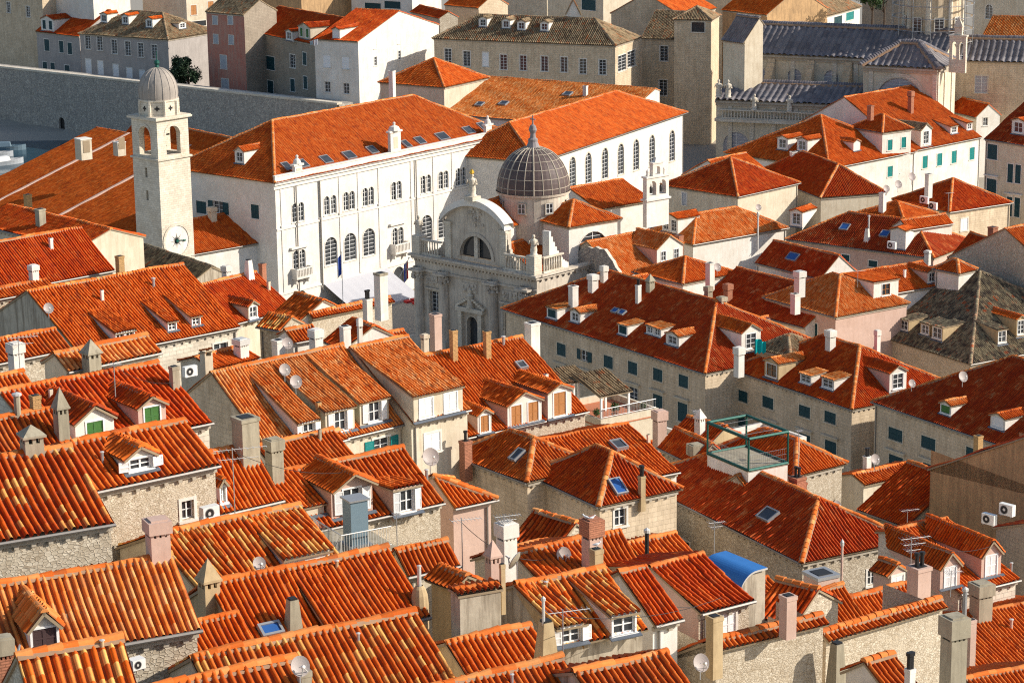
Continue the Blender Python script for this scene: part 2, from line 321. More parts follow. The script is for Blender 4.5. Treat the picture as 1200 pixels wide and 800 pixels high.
def ridge_caps(mb,P,Q,r=.12,mat=None,seg=.42,n=6):
    P=np.asarray(P,float);Q=np.asarray(Q,float);L=np.linalg.norm(Q-P)
    if L<.2: return
    d=(Q-P)/L; a=unit(np.cross(d,Z)); b=np.cross(a,d); k=max(1,int(round(L/seg)))
    mo=lambda j:(a*math.cos(math.pi*j/n)*1.55+b*(math.sin(math.pi*j/n)*.95-.55))*r
    for j in range(n): mb.face([P+mo(j),P+mo(j+1),Q+mo(j+1),Q+mo(j)],mat='mortar')
    for i in range(k):
        wv=lambda x:.028*math.sin(x*.9+P[0])+.02*math.sin(x*2.3+P[1]); p=P+d*(L*i/k)+b*(.035+wv(L*i/k)+rnd.uniform(-.016,.016))+a*rnd.uniform(-.015,.015); q=P+d*(L*(i+1)/k+.03)+b*(.02+wv(L*(i+1)/k)+rnd.uniform(-.016,.016)); r1=r*1.08;r2=r*.92
        A=[p+(a*math.cos(math.pi*j/n)*1.15+b*(math.sin(math.pi*j/n)-.25))*r1 for j in range(n+1)]; B=[q+(a*math.cos(math.pi*j/n)*1.15+b*(math.sin(math.pi*j/n)-.25))*r2 for j in range(n+1)]
        u=i+.5+rnd.randint(0,50)
        for j in range(n): mb.face([A[j],A[j+1],B[j+1],B[j]],uv=[(u,i+.5)]*4,mat=mat)
        mb.face(A[::-1],uv=[(u,i+.5)]*(n+1),mat=mat)
HOUSES={}; BASES=[]
def dm(D):
    return float(np.interp(D,[30,40,60,80,100,120,150,200,1000],[41,55,81,104,122,135,165,205,1000]))
# ---------------------------------------------------------------- windows and facades
def facade(mb,P,U,n,L,z0,z1,holes,mat=None,rev=.2):
    """vertical wall from P along U, from height z0 to z1 (absolute), with recessed openings (u0,u1,z0,z1[,arch])"""
    q=lambda u,z,d=0: np.array([P[0]+U[0]*u+n[0]*d,P[1]+U[1]*u+n[1]*d,z])
    hs=[h for h in holes if h[0]>.02 and h[1]<L-.02 and h[2]>z0+.02 and h[3]<z1-.02]
    us=sorted({0.,L,*[h[0] for h in hs],*[h[1] for h in hs]}); zs=sorted({z0,z1,*[h[2] for h in hs],*[h[3] for h in hs]})
    uvf=lambda pts:[(a,b) for a,b in pts]
    for a,b in zip(us,us[1:]):
        run=None
        for c,d in zip(zs,zs[1:]):
            inside=any(h[0]-1e-6<=a and b<=h[1]+1e-6 and h[2]-1e-6<=c and d<=h[3]+1e-6 for h in hs)
            if not inside: run=(run[0],d) if run else (c,d)
            if (inside or d==zs[-1]) and run:
                c2,d2=run; mb.face([q(a,c2),q(b,c2),q(b,d2),q(a,d2)],uv=[(a,c2),(b,c2),(b,d2),(a,d2)],mat=mat); run=None
    for h in hs:
        a,b,c,d=h[:4]; ar=h[4] if len(h)>4 else 0
        if ar:
            r=(b-a)/2; m=(a+b)/2; zc=d-r*ar; k=10
            arc=[(m-r*math.cos(math.pi*i/k),zc+r*ar*math.sin(math.pi*i/k)**(1. if ar<=1 else .8)) for i in range(k+1)]
            for i in range(k):
                (x0,y0),(x1,y1)=arc[i],arc[i+1]
                mb.face([q(x0,y0),q(x1,y1),q(x1,d),q(x0,d)],uv=[(x0,y0),(x1,y1),(x1,d),(x0,d)],mat=mat)
                mb.face([q(x0,y0,-rev),q(x1,y1,-rev),q(x1,y1),q(x0,y0)],mat=mat)
            side=[(a,c,a,zc),(b,c,b,zc),(a,c,b,c)]
        else: side=[(a,c,a,d),(b,c,b,d),(a,c,b,c),(a,d,b,d)]
        for x0,y0,x1,y1 in side: mb.face([q(x0,y0),q(x1,y1),q(x1,y1,-rev),q(x0,y0,-rev)],mat=mat)
SH={'w':'louver_white','g':'louver_green','b':'louver_bluegreen','t':'louver_teal','n':'louver_brown','d':'louver_darkbrown','y':'louver_grey'}
def window(parent,P,U,n,w,h,kind='gl',frame='plaster_white',rev=.2,arch=0,fw=.13,nm='window'):
    """P: bottom centre of the opening on the wall plane. kind: gl glass; c<k> closed shutters; o<k> open shutters; x dark; s<k> half open"""
    B=lambda mb,u0,u1,z0,z1,d0,d1,mat=None: mb.box(P,U,Z,n,u0,u1,z0,z1,d0,d1,mat)
    fr=MB(); a=w/2
    if not arch:
        B(fr,-a-fw,-a,-.02,h+fw,-.02,.035); B(fr,a,a+fw,-.02,h+fw,-.02,.035); B(fr,-a,a,h,h+fw,-.02,.032)
    else:
        r=a;zc=h-r*arch;k=10
        pt=lambda i,rr:(-rr*math.cos(math.pi*i/k), zc+rr*arch*math.sin(math.pi*i/k)**(1. if arch<=1 else .8))
        for i in range(k):
            q=[pt(i,r),pt(i+1,r),pt(i+1,r+fw),pt(i,r+fw)]
            fr.face([P+U*x+Z*y+n*.04 for x,y in q]); fr.face([P+U*x+Z*y+n*d for (x,y),d in ((q[2],.04),(q[3],.04),(q[3],-.01),(q[2],-.01))])
        B(fr,-a-fw,-a,0,zc,-.02,.04); B(fr,a,a+fw,0,zc,-.02,.04)
    B(fr,-a-fw-.05,a+fw+.05,-.12,-.02,-.04,.12)
    if 'h' in kind[2:]:
        B(fr,-a-fw-.25,a+fw+.25,h+.42,h+.56,-.02,.34); B(fr,-a-fw-.15,a+fw+.15,h+.30,h+.419,-.02,.2); B(fr,-a-fw,a+fw,h+fw,h+.30,-.02,.03)
    f=fr.build(nm,frame,parent)
    sub=f if parent.parent is None else parent
    k0=kind[0]
    if k0 in 'glosx':
        pm=MB()
        if arch:
            r=a;zc=h-r*arch;k=10
            pm.face([P-n*(rev-.02)+U*x+Z*y for x,y in [(-a,0),(a,0)]+[(r*math.cos(math.pi*i/k),zc+r*arch*math.sin(math.pi*i/k)**(1. if arch<=1 else .8)) for i in range(k+1)]])
        else: B(pm,-a,a,0,h,-rev,-rev+.03)
        pm.build('pane','pale_glass' if kind[1:2]=='p' else 'window_glass',sub)
        if k0!='x':
            s=MB(); t=.055 if w>.55 else .04; hh=h if not arch else h-a*arch*.25
            d0,d1=-rev+.032,-rev+.075
            B(s,-a,-a+t,0,hh,d0,d1);B(s,a-t,a,0,hh,d0,d1);B(s,-a+t,a-t,0,t,d0,d1)
            if not arch: B(s,-a+t,a-t,h-t,h,d0,d1)
            B(s,-t*.6,t*.6,t,h-t,d0,d1+.01)
            nb=max(1,int(round(h/.55))-1)
            for i in range(1,nb+1):
                z=h*i/(nb+1); B(s,-a+t,-t*.6,z-t*.35,z+t*.35,d0,d1);B(s,t*.6,a-t,z-t*.35,z+t*.35,d0,d1)
            s.build('sash','paint_brown' if kind=='glo' else 'paint_white',sub)
    if k0 in 'cos':
        m=SH[kind[1]]
        def leaf(c,U2,n2):
            s=MB(); hw=a/2
            s.face([c-U2*hw+Z*(0.02)+n2*.045,c+U2*hw+Z*.02+n2*.045,c+U2*hw+Z*(h-.02)+n2*.045,c-U2*hw+Z*(h-.02)+n2*.045],uv=[(0,0),(1,0),(1,h/1.3),(0,h/1.3)],mat=m)
            s.face([c-U2*hw+Z*.02,c+U2*hw+Z*.02,c+U2*hw+Z*(h-.02),c-U2*hw+Z*(h-.02)],uv=[(0,0),(1,0),(1,h/1.3),(0,h/1.3)],mat=m)
            fm=m.replace('louver','paint'); t=.05
            for u0,u1,z0,z1 in ((-hw,-hw+t,.02,h-.02),(hw-t,hw,.02,h-.02),(-hw+t,hw-t,.02,.02+t),(-hw+t,hw-t,h-.02-t,h-.02),(-hw+t,hw-t,h*.5-t/2,h*.5+t/2)):
                s.box(c,U2,Z,n2,u0,u1,z0,z1,0,.06,fm)
            s.build('shutter',m,sub)
        if k0=='c':
            leaf(P-U*a/2-n*.06,U,n); leaf(P+U*a/2-n*.06,U,n)
        elif k0=='o':
            leaf(P-U*(a*1.5+.03)+n*.04,unit(U+n*.12),unit(n-U*.12)); leaf(P+U*(a*1.5+.03)+n*.04,unit(U-n*.12),unit(n+U*.12))
        else:
            leaf(P+U*a/2-n*.06,U,n); leaf(P-U*(a*1.5+.03)+n*.05,unit(U+n*.3),unit(n-U*.3))
    return f
class Side: pass
def mkside(P,U,L,n,z0,z1):
    s=Side(); s.P=np.array(P,float); s.U=U; s.L=L; s.n=n; s.z0=z0; s.z1=z1; return s
def pxwin(s,px,py,w,h):
    """window centre given in photo pixels on side s; w,h metres (or pixels if >4)"""
    X=onplane(px,py,s.P,s.n); sc=scl(X)
    if w>4: w=w/(sc*max(.25,abs(float(s.U@CR))))
    if h>4: h=h/(sc*.965)
    u=float((X-s.P)@s.U); return u,float(X[2])-h/2,w,h
# ---------------------------------------------------------------- houses
def house(key,label,F_=None,E=None,K=None,D=100,mode='G',tile='tile_orange',wall='stone_rubble',gable=None,k0=0,k1=0,K1=None,wh=9.,wins=(),over=.28,pitch=.24,back=1.,dentil=True,kind='town_house',cat='house',group='houses of the old town',near=None,sag=.06,amp=1.,L=None,Rr=None,maxp=.95,minp=.25,tan=.55,lead=None,ft=None,caps=None,frame='plaster_white',gut=True,root=None,ext=0.,zb=None,flip=False,win=True):
    """G: eave pixels E=(E0,E1) and ridge pixel K over E0.   H: hipped, front corner F_, left corner px L, right corner px Rr, K apex pixel."""
    D=dm(D)
    if mode=='G':
        e0=at(*E[0],D); zE=e0[2]; e1=atz(*E[1],zE); U=unit((e1-e0)*np.array([1,1,0])); ln=float((e1-e0)@U)
        W=np.array([-U[1],U[0],0.]); 
        if W@FW<0: W=-W
        if flip: W=-W
        P0=e0+U*k0; d=ray(*K); A=np.array([[W[0],-d[0]],[W[1],-d[1]]]); w,t=np.linalg.solve(A,(C-P0)[:2]); h=CZ+t*d[2]-zE
        if ft: tan=ft
        if ft or w<.7 or not(minp<=h/w<=maxp):
            for w in np.linspace(.3,26,500):
                h=w*tan
                if proj(P0+W*w+Z*h)[1]<=K[1]: break
            print('FALL',key,'w=%.2f'%w)
    else:
        f=at(*F_,D); zE=f[2]; r=atz(*Rr,zE); A=unit((r-f)*np.array([1,1,0])); a=float((r-f)@A); B=np.array([-A[1],A[0],0.])
        if B@FW<0: B=-B
        l=atz(*L,zE)
        if lead=='B':
            B=unit((l-f)*np.array([1,1,0])); A=np.array([B[1],-B[0],0.])
            if A@CR<0: A=-A
            d=ray(*Rr); M=np.array([[A[0],-d[0]],[A[1],-d[1]]]); a,_=np.linalg.solve(M,(C-f)[:2])
        # length along B to the pixel column of L
        d=ray(*L); M=np.array([[B[0],-d[0]],[B[1],-d[1]]]); b,_=np.linalg.solve(M,(C-f)[:2])
        # keep px: intersect vertical plane through L column
        m=min(a,b)/2
        top=f+(A+B)*m; sc=scl(top)
        h=None
        for tanp in np.linspace(minp,maxp,80):
            if proj(top+Z*m*tanp)[1]<=K[1]: h=m*tanp; break
        if h is None: h=m*maxp
        if lead or not(.42<=h/m<=.75):
            for m in np.linspace(.5,14,300):
                if proj(f+(A+B)*m+Z*m*tan)[1]<=K[1]: break
            h=m*tan
            if lead=='A' : b=2*m
            elif lead=='B' or b>=a: a=2*m
            else: b=2*m
            a=max(a,2*m); b=max(b,2*m)
            print('HIP',key,'m=%.2f a=%.1f b=%.1f'%(m,a,b))
        e0=f
        if a>=b: U,W,ln,w=A,B,a,b/2; k0=k1=b/2
        else: U,W,ln,w=B,A,b,a/2; k0=k1=a/2
    if K1 is not None:      # right ridge end given: set the inset at the far end
        d=ray(*K1); q=e0+W*w; M=np.array([[U[0],-d[0]],[U[1],-d[1]]]); u_,_=np.linalg.solve(M,(C-q)[:2]); k1=ln-u_
    k1=max(0,min(k1,ln-k0-.1))
    tp=h/w if w else 9
    if not(.2<tp<.9) or w<.8: print('CHECK',key,'w=%.2f h=%.2f tan=%.2f len=%.1f'%(w,h,tp,ln))
    wb=w*back; hb=h   # back eave
    zback=zE+h-h/w*wb
    near=True; TJ[0]=1. if D<170 else .3
    base=e0+U*ln/2+W*(w+wb)/2; gz=max(min(3.,zE-3),zE-wh) if zb is None else zb; root=root or thing(kind,label,cat,(base[0],base[1],gz),group)
    BASES.append((base[0],base[1],gz,max(ln,w+wb)))
    H=Side(); H.root=root; H.e0=e0;H.U=U;H.W=W;H.ln=ln;H.w=w;H.h=h;H.zE=zE;H.D=D;H.tile=tile;H.wallm=wall;H.pitch=pitch;H.near=near;H.key=key;H.frame=frame
    HOUSES[key]=H
    E1=e0+U*ln; r0=e0+U*k0+W*w+Z*h; r1=E1-U*k1+W*w+Z*h
    vl=math.hypot(w,h); Vd=(W*w+Z*h)/vl; N=unit(np.cross(U,Vd)); N=N if N[2]>0 else -N
    H.V=Vd;H.N=N;H.r0=r0;H.r1=r1
    rm=MB()
    tile_slope(rm,e0,U,Vd,N,[(0,0),(ln,0),(ln-k1,vl),(k0,vl)],pitch,near,tile,amp,sag)
    vlb=math.hypot(wb,hb*back); Vb=(-W*wb+Z*h/w*wb)/vlb; Nb=unit(np.cross(U,Vb)); Nb=Nb if Nb[2]>0 else -Nb
    b0=e0+W*(w+wb)+Z*(zback-zE)
    tile_slope(rm,b0,U,Vb,Nb,[(0,0),(ln,0),(ln-k1,vlb),(k0,vlb)],pitch,near and D<70,tile,amp,sag)
    for k,P,sg in ((k0,e0,1),(k1,E1,-1)):
        if k>.3:
            vh=math.hypot(k,h); Vh=(U*sg*k+Z*h)/vh; Nh=unit(np.cross(W,Vh)); Nh=Nh if Nh[2]>0 else -Nh
            tile_slope(rm,P,W,Vh,Nh,[(0,0),(w+wb,0),(w,vh)],pitch,near,tile,amp,sag)
            if sg==1: H.hp=(P,Nh)
            else: H.hp1=(P,Nh)
    rm.build('roof',tile,root)
    rc=MB(); rr=.12*pitch/.24+.02; sl=.42 if near else .8
    ridge_caps(rc,r0,r1,rr,seg=sl)
    for k,P,r in ((k0,e0,r0),(k1,E1,r1)):
        if k>.3:
            ridge_caps(rc,P+Z*.06,r,rr,seg=sl); ridge_caps(rc,P+W*(w+wb)+Z*(zback-zE+.06),r,rr,seg=sl)
    if rc.f: rc.build('ridge_tiles',caps or (tile if tile in('tile_old','tile_grey','lead_sheet') else 'ridge_clay'),root)
    # walls
    o=over; wm=MB(); ov=[o if k>.3 else .08 for k in (k0,k1)]
    zt=zE-.06+ (h/w)*o*.0
    g0,g1=gz-4.,zt
    c0=e0+U*ov[0]+W*o; c1=E1-U*ov[1]+W*o; c2=E1-U*ov[1]+W*(w+wb-o); c3=e0+U*ov[0]+W*(w+wb-o)
    sf=mkside(c0,U,ln-ov[0]-ov[1],-W,g0,g1); s0=mkside(c0,W,w+wb-2*o,-U,g0,g1); s1=mkside(c1,W,w+wb-2*o,U,g0,g1); sb=mkside(c3,U,ln-ov[0]-ov[1],W,g0,min(g1,zback-.06))
    H.sides={'f':sf,'e0':s0,'e1':s1,'b':sb}
    if mode=='H':
        H.sides.update({'A':sf if U is A else s0,'B':sf if U is B else s0})
    holes={k:[] for k in ('f','e0','e1','b')}; todo=[]
    for wn in wins:
        sd,px,py,ww,hh,kd=wn[:6]; sk=next(k for k in ('f','e0','e1','b') if H.sides[k] is H.sides[sd]); s=H.sides[sk]
        u,z,w_,h_=pxwin(s,px,py,ww,hh); ar=wn[6] if len(wn)>6 else 0
        if z+h_>s.z1-.05: z=s.z1-.08-h_
        if not (w_/2+.05<u<s.L-w_/2-.05): print('WINOUT',key,wn,'u=%.1f L=%.1f'%(u,s.L)); continue
        if any(not(u+w_/2<=a+.0 or u-w_/2>=b or z+h_<=c or z>=d) for a,b,c,d in [x[:4] for x in holes[sk]]): print('WINHIT',key,wn)
        holes[sk].append((u-w_/2,u+w_/2,z,z+h_,ar)); todo.append((s,u,z,w_,h_,kd,ar))
    for k in ('f','e0','e1','b'):
        s=H.sides[k]; facade(wm,s.P,s.U,s.n,s.L,s.z0,s.z1,holes[k],mat=(gable if gable and k in('e0','e1') else wall))
    for s,k,P,m in ((s0,k0,c0,-1),(s1,k1,c1,1)):
        if k<=.3:   # gable triangle up to just under the tiles
            zr=zE+h-.12; q=[P+Z*(g1-zE),P+W*(w+wb-2*o)+Z*(min(g1,zback-.06)-zE),P+W*(w+wb-2*o)+Z*(zback-zE+o*h/w-.12),P+W*(w-o)+Z*(zr-zE),P+Z*(o*h/w-.12)]
            wm.face(q,uv=[(float((p-P)@W),p[2]) for p in q],mat=gable or wall)
    wm.build('wall',wall,root)
    if dentil:
        cm=MB(); cz=zE-.20
        for s,k in ((sf,0),(s0,k0),(s1,k1)):
            if s is sf or k>.3:
                cm.box(s.P*np.array([1,1,0])+Z*0,s.U,Z,s.n,-.02,s.L+.02,zE-.30,zE-.16,-.05,.13)
                if D<240:
                    for i in range(int(s.L/.62)):
                        u=.3+i*.62; cm.box(s.P*np.array([1,1,0]),s.U,Z,s.n,u,u+.17,zE-.42,zE-.302,-.03,.12)
        cm.build('cornice','stone_cornice',root)
    if gut:
        gm=MB(); gm.tube(e0-W*.05-Z*.04,E1-W*.05-Z*.04,.065,6)
        P=sf.P+sf.U*(sf.L-.25)+sf.n*.07; gm.tube(np.array([P[0],P[1],zE-.35]),np.array([P[0],P[1],max(gz,zE-12)]),.05,6)
        gm.build('gutter','gutter',root)
    for s,u,z,w_,h_,kd,ar in todo:
        P=s.P+s.U*u; P=np.array([P[0],P[1],z]); window(root,P,s.U,s.n,w_,h_,kd,frame,arch=ar)
    return H
def plane(H,side='f'):
    if side=='f': return H.e0,H.N
    if side=='h1': return H.hp1
    return H.hp
def slope_axes(H,side='f'):
    if side=='f': return H.U,H.V,H.N,H.W
    P,N=H.hp1 if side=='h1' else H.hp; g=unit(np.array([-N[0],-N[1],0])); V=unit(np.array([-N[0]*N[2],-N[1]*N[2],N[0]**2+N[1]**2])); U=np.array([g[1],-g[0],0]); U=U if U@CR>0 else -U
    return U,V,N,g
def dormer(key,px,py,w,h,roof='shed',win='gl',side='f',wall='plaster_white',tile=None,slope=.14,n=1,ww=.62,wh=.72,cheek=None,up=None,rise=None,label=None,eave=.16,wz=None,back=None):
    """(px,py): bottom centre of the dormer's front wall, w,h in px"""
    H=HOUSES[key]; P0,N=plane(H,side); P=onplane(px,py,P0,N); U,V,N,g=slope_axes(H,side); sc=scl(P)
    w=w/(sc*max(.3,abs(float(U@CR)))); h=h/(sc*.965); tile=tile or H.tile; tp=float(V[2]/max(1e-6,math.hypot(V[0],V[1])))
    if U@CR<0: U=-U
    nrm=-g; a=w/2; root=H.root
    if roof=='shed':
        rs=slope
        lim=((H.w if side=='f' else 99)-float((P-P0)@g))
        if slope<0: rs=tp-h/(lim*-slope)
        run=h/(tp-rs) if tp>rs+.05 else h/.05
        lim=((H.w if side=='f' else 99)-float((P-P0)@g))
        if run>lim-.1 and lim>.5: run=lim-.1; rs=tp-h/run
        top=h+rs*run
    else:
        rise=(rise if rise is not None else a*.5)*.85; run=h/tp; rr=(h+rise)/tp
        lim=((H.w if side=='f' else 99)-float((P-P0)@g))
        if rr>lim: rr=max(lim,run+.05) if lim>run else lim
        run=min(run,rr)
    body=MB(); wu=w*ww/n if n else 0; holes=[]
    z0=float(P[2]); hz=h*wh; wz0=z0+(h-hz)*.62 if wz is None else z0+wz
    for i in range(n):
        c=a*2*(i+.5)/n; holes.append((c-wu/2,c+wu/2,wz0,wz0+hz-.04))
    facade(body,P-U*a,U,nrm,w,z0-.02,z0+h,holes,rev=.12)
    for s in (-1,1):
        q=[P+U*a*s-Z*.3,P+U*a*s+Z*h,P+U*a*s+g*run+Z*(h+(rs*run if roof=='shed' else 0)),P+U*a*s+g*run+Z*(tp*run-.3)]
        body.face(q,mat=cheek)
    if roof!='shed':
        q=[P-U*a+Z*h,P+U*a+Z*h,P+Z*(h+rise)]; body.face(q)
    d=body.build('dormer',wall,root)
    if label: d['label']=label
    rm=MB(); p=H.pitch*.92; e=eave
    if roof=='shed':
        Vd=unit(g+Z*rs); Nn=unit(Z-g*rs); O=P-U*(a+.1)+Z*h-Vd*e; vl=(run+.05)/math.hypot(1,rs)*(1+rs*rs)+e
        tile_slope(rm,O+Nn*.02,U,Vd,Nn,[(0,0),(w+.2,0),(w+.2,vl),(0,vl)],p,H.near,tile,1,.02)
    else:
        for s in (-1,1):
            # slope from side eave up to the dormer ridge
            hx=math.hypot(a,rise); Vd=(-U*s*a+Z*rise)/hx; Nn=unit(np.cross(g,Vd)); Nn=Nn if Nn[2]>0 else -Nn
            O=P+U*s*a+Z*h-g*e-Vd*.15; vl=hx+.15
            tile_slope(rm,O+Nn*.02,g,Vd,Nn,[(0,0),(run+e,0),(rr+e,vl),(0,vl)],p,H.near,tile,1,.01)
        ridge_caps(rm,P+Z*(h+rise)-g*e,P+Z*(h+rise)+g*rr,.11*H.pitch/.24,mat=tile)
    rm.build('dormer_roof',tile,d)
    fl=MB(); fl.box(P,U,V,N,-a-.12,a+.12,-.22,-.02,.07,.11); 
    fl.build('flashing','flashing',d)
    for i in range(n):
        c=-a+a*2*(i+.5)/n; Q=P+U*c; Q=np.array([Q[0],Q[1],wz0]); window(d,Q,U,nrm,wu,hz-.04,win,'paint_white',rev=.12,fw=.07)
    return d
def skylight(key,px,py,w,h,side='f',glass='window_glass',frame='metal_grey'):
    H=HOUSES[key]; P0,N=plane(H,side); P=onplane(px,py,P0+N*.1,N); U,V,N,g=slope_axes(H,side); sc=scl(P)
    w=w/(sc*max(.3,abs(float(U@CR))))/2; h=h/(sc*.62)/2 if h>4 else h/2
    m=MB(); t=.09
    for a in ((-w,w,-h,-h+t),(-w,w,h-t,h),(-w,-w+t,-h+t,h-t),(w-t,w,-h+t,h-t)): m.box(P,U,V,N,*a,-.12,.14)
    f=m.build('skylight',frame,H.root); m=MB(); m.box(P,U,V,N,-w+t,w-t,-h+t,h-t,-.1,.09); m.build('pane',glass,f)
CHC=[0]
def chimney(key,px,py,w,h,kind='box',mat='plaster_white',side='f',D=None,ang=None,capmat=None,pots=0,wy=None,base=.9,label=None):
    """bottom centre pixel, width and height in px"""
    H=HOUSES[key]
    if D is None: P0,N=plane(H,side); P=onplane(px,py,P0,N)
    else: P=at(px,py,dm(D))
    sc=scl(P); U=H.U if abs(float(H.U@CR))>.5 else H.W; ang=math.atan2(U[1],U[0]) if ang is None else ang
    ext=abs(math.cos(ang))+abs(math.sin(ang)); hw=w/sc/ext/2; hy=hw if wy is None else wy; h=h/(sc*.965); P=np.array(P)
    m=MB(); c=MB(); capmat=capmat or mat
    if kind=='box':
        ch=min(.75,h*.32); m.abox(P,hw*.82,hy*.82,-base,h-ch-.12,ang)
        for a in (-1,-.33,.33,1): 
            for b in (-1,1):
                q=P+np.array([math.cos(ang)*a*hw*.68-math.sin(ang)*b*hy*.68,math.sin(ang)*a*hw*.68+math.cos(ang)*b*hy*.68,0]); m.abox(q,hw*.13,hy*.12,h-ch-.12,h-ch,ang)
        m.abox(P,hw*.5,hy*.5,h-ch-.12,h-ch,ang,mat='metal_dark')
        c.abox(P,hw,hy,h-ch,h,ang); c.abox(P,hw*.7,hy*.7,h,h+.05,ang)
    elif kind=='slab':
        m.abox(P,hw*.85,hy*.85,-base,h-.3,ang); 
        for a in (-1,1):
            for b in (-1,1):
                q=P+np.array([math.cos(ang)*a*hw*.65-math.sin(ang)*b*hy*.65,math.sin(ang)*a*hw*.65+math.cos(ang)*b*hy*.65,0]); m.abox(q,hw*.16,hy*.16,h-.3,h-.1,ang)
        c.abox(P,hw,hy,h-.1,h,ang)
    elif kind=='pyr':
        ph=h*.42; m.abox(P,hw*.8,hy*.8,-base,h-ph-.22,ang)
        for a in (-1,0,1):
            for b in (-1,0,1):
                if a==b==0: continue
                q=P+np.array([math.cos(ang)*a*hw*.62-math.sin(ang)*b*hy*.62,math.sin(ang)*a*hw*.62+math.cos(ang)*b*hy*.62,0]); m.abox(q,hw*.15,hy*.15,h-ph-.22,h-ph,ang)
        m.abox(P,hw*.45,hy*.45,h-ph-.22,h-ph,ang,mat='metal_dark')
        c.abox(P,hw,hy,h-ph,h-ph+.08,ang); c.pyr(P,hw*.95,hy*.95,h-ph+.08,h,ang)
    elif kind=='plain':
        m.abox(P,hw*.9,hy*.9,-base,h-.16,ang); c.abox(P,hw,hy,h-.16,h,ang); c.abox(P,hw*.6,hy*.6,h,h+.03,ang,mat='metal_dark')
    elif kind=='tiled':
        m.abox(P,hw*.85,hy*.85,-base,h-.4,ang)
        for a in (-1,1):
            q=P+np.array([math.cos(ang)*a*hw*.7,math.sin(ang)*a*hw*.7,0]); m.abox(q,hw*.14,hy*.8,h-.4,h-.12,ang)
        U2=np.array([math.cos(ang),math.sin(ang),0]); W2=np.array([-math.sin(ang),math.cos(ang),0]); Vd=unit(W2+Z*.3); tile_slope(c,P-U2*hw-W2*hy*1.1+Z*(h-.22),U2,Vd,unit(Z-W2*.3),[(0,0),(2*hw,0),(2*hw,2.3*hy),(0,2.3*hy)],.22,True,H.tile,1,0)
    elif kind=='wedge':
        m.abox(P,hw,hy,-base,h,ang,taper=.5); c.abox(P,hw*.42,hy*.42,h,h+.06,ang,mat='metal_dark')
    elif kind=='dome':
        m.lathe(P,[(hw*1.1,-base),(hw*1.1,0),(hw,h*.25),(hw*.75,h*.42),(hw*.45,h*.5)],12); c.lathe(P,[(hw*.25,h*.45),(hw*.25,h),(hw*.3,h),(hw*.3,h+.05),(0,h+.08)],8,mat='metal_pale')
    elif kind=='pipe':
        m.lathe(P,[(hw,-base),(hw,h*.85)],8); c.lathe(P,[(hw*1.5,h*.85),(hw*1.5,h*.93),(0,h)],8,mat='metal_pale')
    o=m.build('chimney',mat,H.root)
    if label: o['label']=label
    if c.f or hasattr(c,'blocks'): c.build('chimney_cap',capmat,o)
    if pots:
        for i in range(pots):
            q=P+U*(hw*(-.5+ (i+.5)/pots)*1.4); b=MB(); b.lathe(q,[(.09,h),(.09,h+.5),(.13,h+.5),(.13,h+.62),(0,h+.64)],8); b.build('chimney_pot','metal_dark' if kind!='box' else 'clay',o)
    return o
# ---------------------------------------------------------------- small things on the roofs
DISHP={};ANTP={}
def dish(px,py,D,d,label,face=(.4,-.9,.45),mat='dish_grey',group='satellite dishes on the roofs'):
    """(px,py): centre of the dish; d diameter in px"""
    D=dm(D); P=at(px,py,D); sc=scl(P); r=d/sc/2; root=thing('satellite_dish',label,'satellite dish',P-Z*r*1.3,group)
    n=unit(face); a=unit(np.cross(Z,n)); b=np.cross(n,a); m=MB(); k=18; prev=None
    for j in range(5):
        t=j/4*r; dep=.22*r*((j/4)**2-1); ring=[P+(a*math.cos(2*math.pi*i/k)*.93+b*math.sin(2*math.pi*i/k))*t+n*dep for i in range(k)]
        if prev:
            for i in range(k): m.face([prev[i],prev[(i+1)%k],ring[(i+1)%k],ring[i]])
        prev=ring
    rim=[p-n*.03 for p in prev]
    for i in range(k): m.face([prev[i],prev[(i+1)%k],rim[(i+1)%k],rim[i]],mat='metal_grey')
    o=m.build('reflector',mat,root)
    m=MB(); q=P+n*r*.75-b*r*.15; m.tube(P-b*r*.9,q,.018,5); m.tube(P+a*r*.6-b*r*.6,q,.014,5); m.build('feed_arm','metal_pale',root)
    m=MB(); m.tube(q-n*.08,q+n*.10,.045,8); m.build('receiver','plastic_white',root)
    m=MB(); m.tube(P-n*.25*r,P-n*.3*r-Z*r*.4,.03,6); m.tube(P-n*.3*r-Z*r*.1,P-n*.3*r-Z*r*1.9,.028,6); m.build('mast','metal_grey',root)
    return root
def antenna(px,py,D,h,label,arms=2,w=1.2,dirv=None,group='television aerials on the roofs'):
    """(px,py): foot of the mast; h px"""
    D=dm(D); P=at(px,py,D); h=h/(scl(P)*.965); root=thing('antenna',label,'aerial',P,group)
    m=MB(); m.tube(P-Z*.3,P+Z*h,.022,6); m.build('mast','metal_grey',root); d=unit(dirv if dirv is not None else (.9,.3,.0)); s=np.array([-d[1],d[0],0])
    for i in range(arms):
        z=h*(1-.16*i)-.08; m=MB(); L=w*(1-.25*i); m.tube(P+Z*z-d*L*.35,P+Z*z+d*L*.65,.014,5)
        for j in range(9-2*i):
            q=P+Z*z-d*L*.33+d*L*.96*j/8; l=.34-.018*j; m.tube(q-s*l,q+s*l,.009,4)
        m.build('boom','metal_pale',root)
    return root
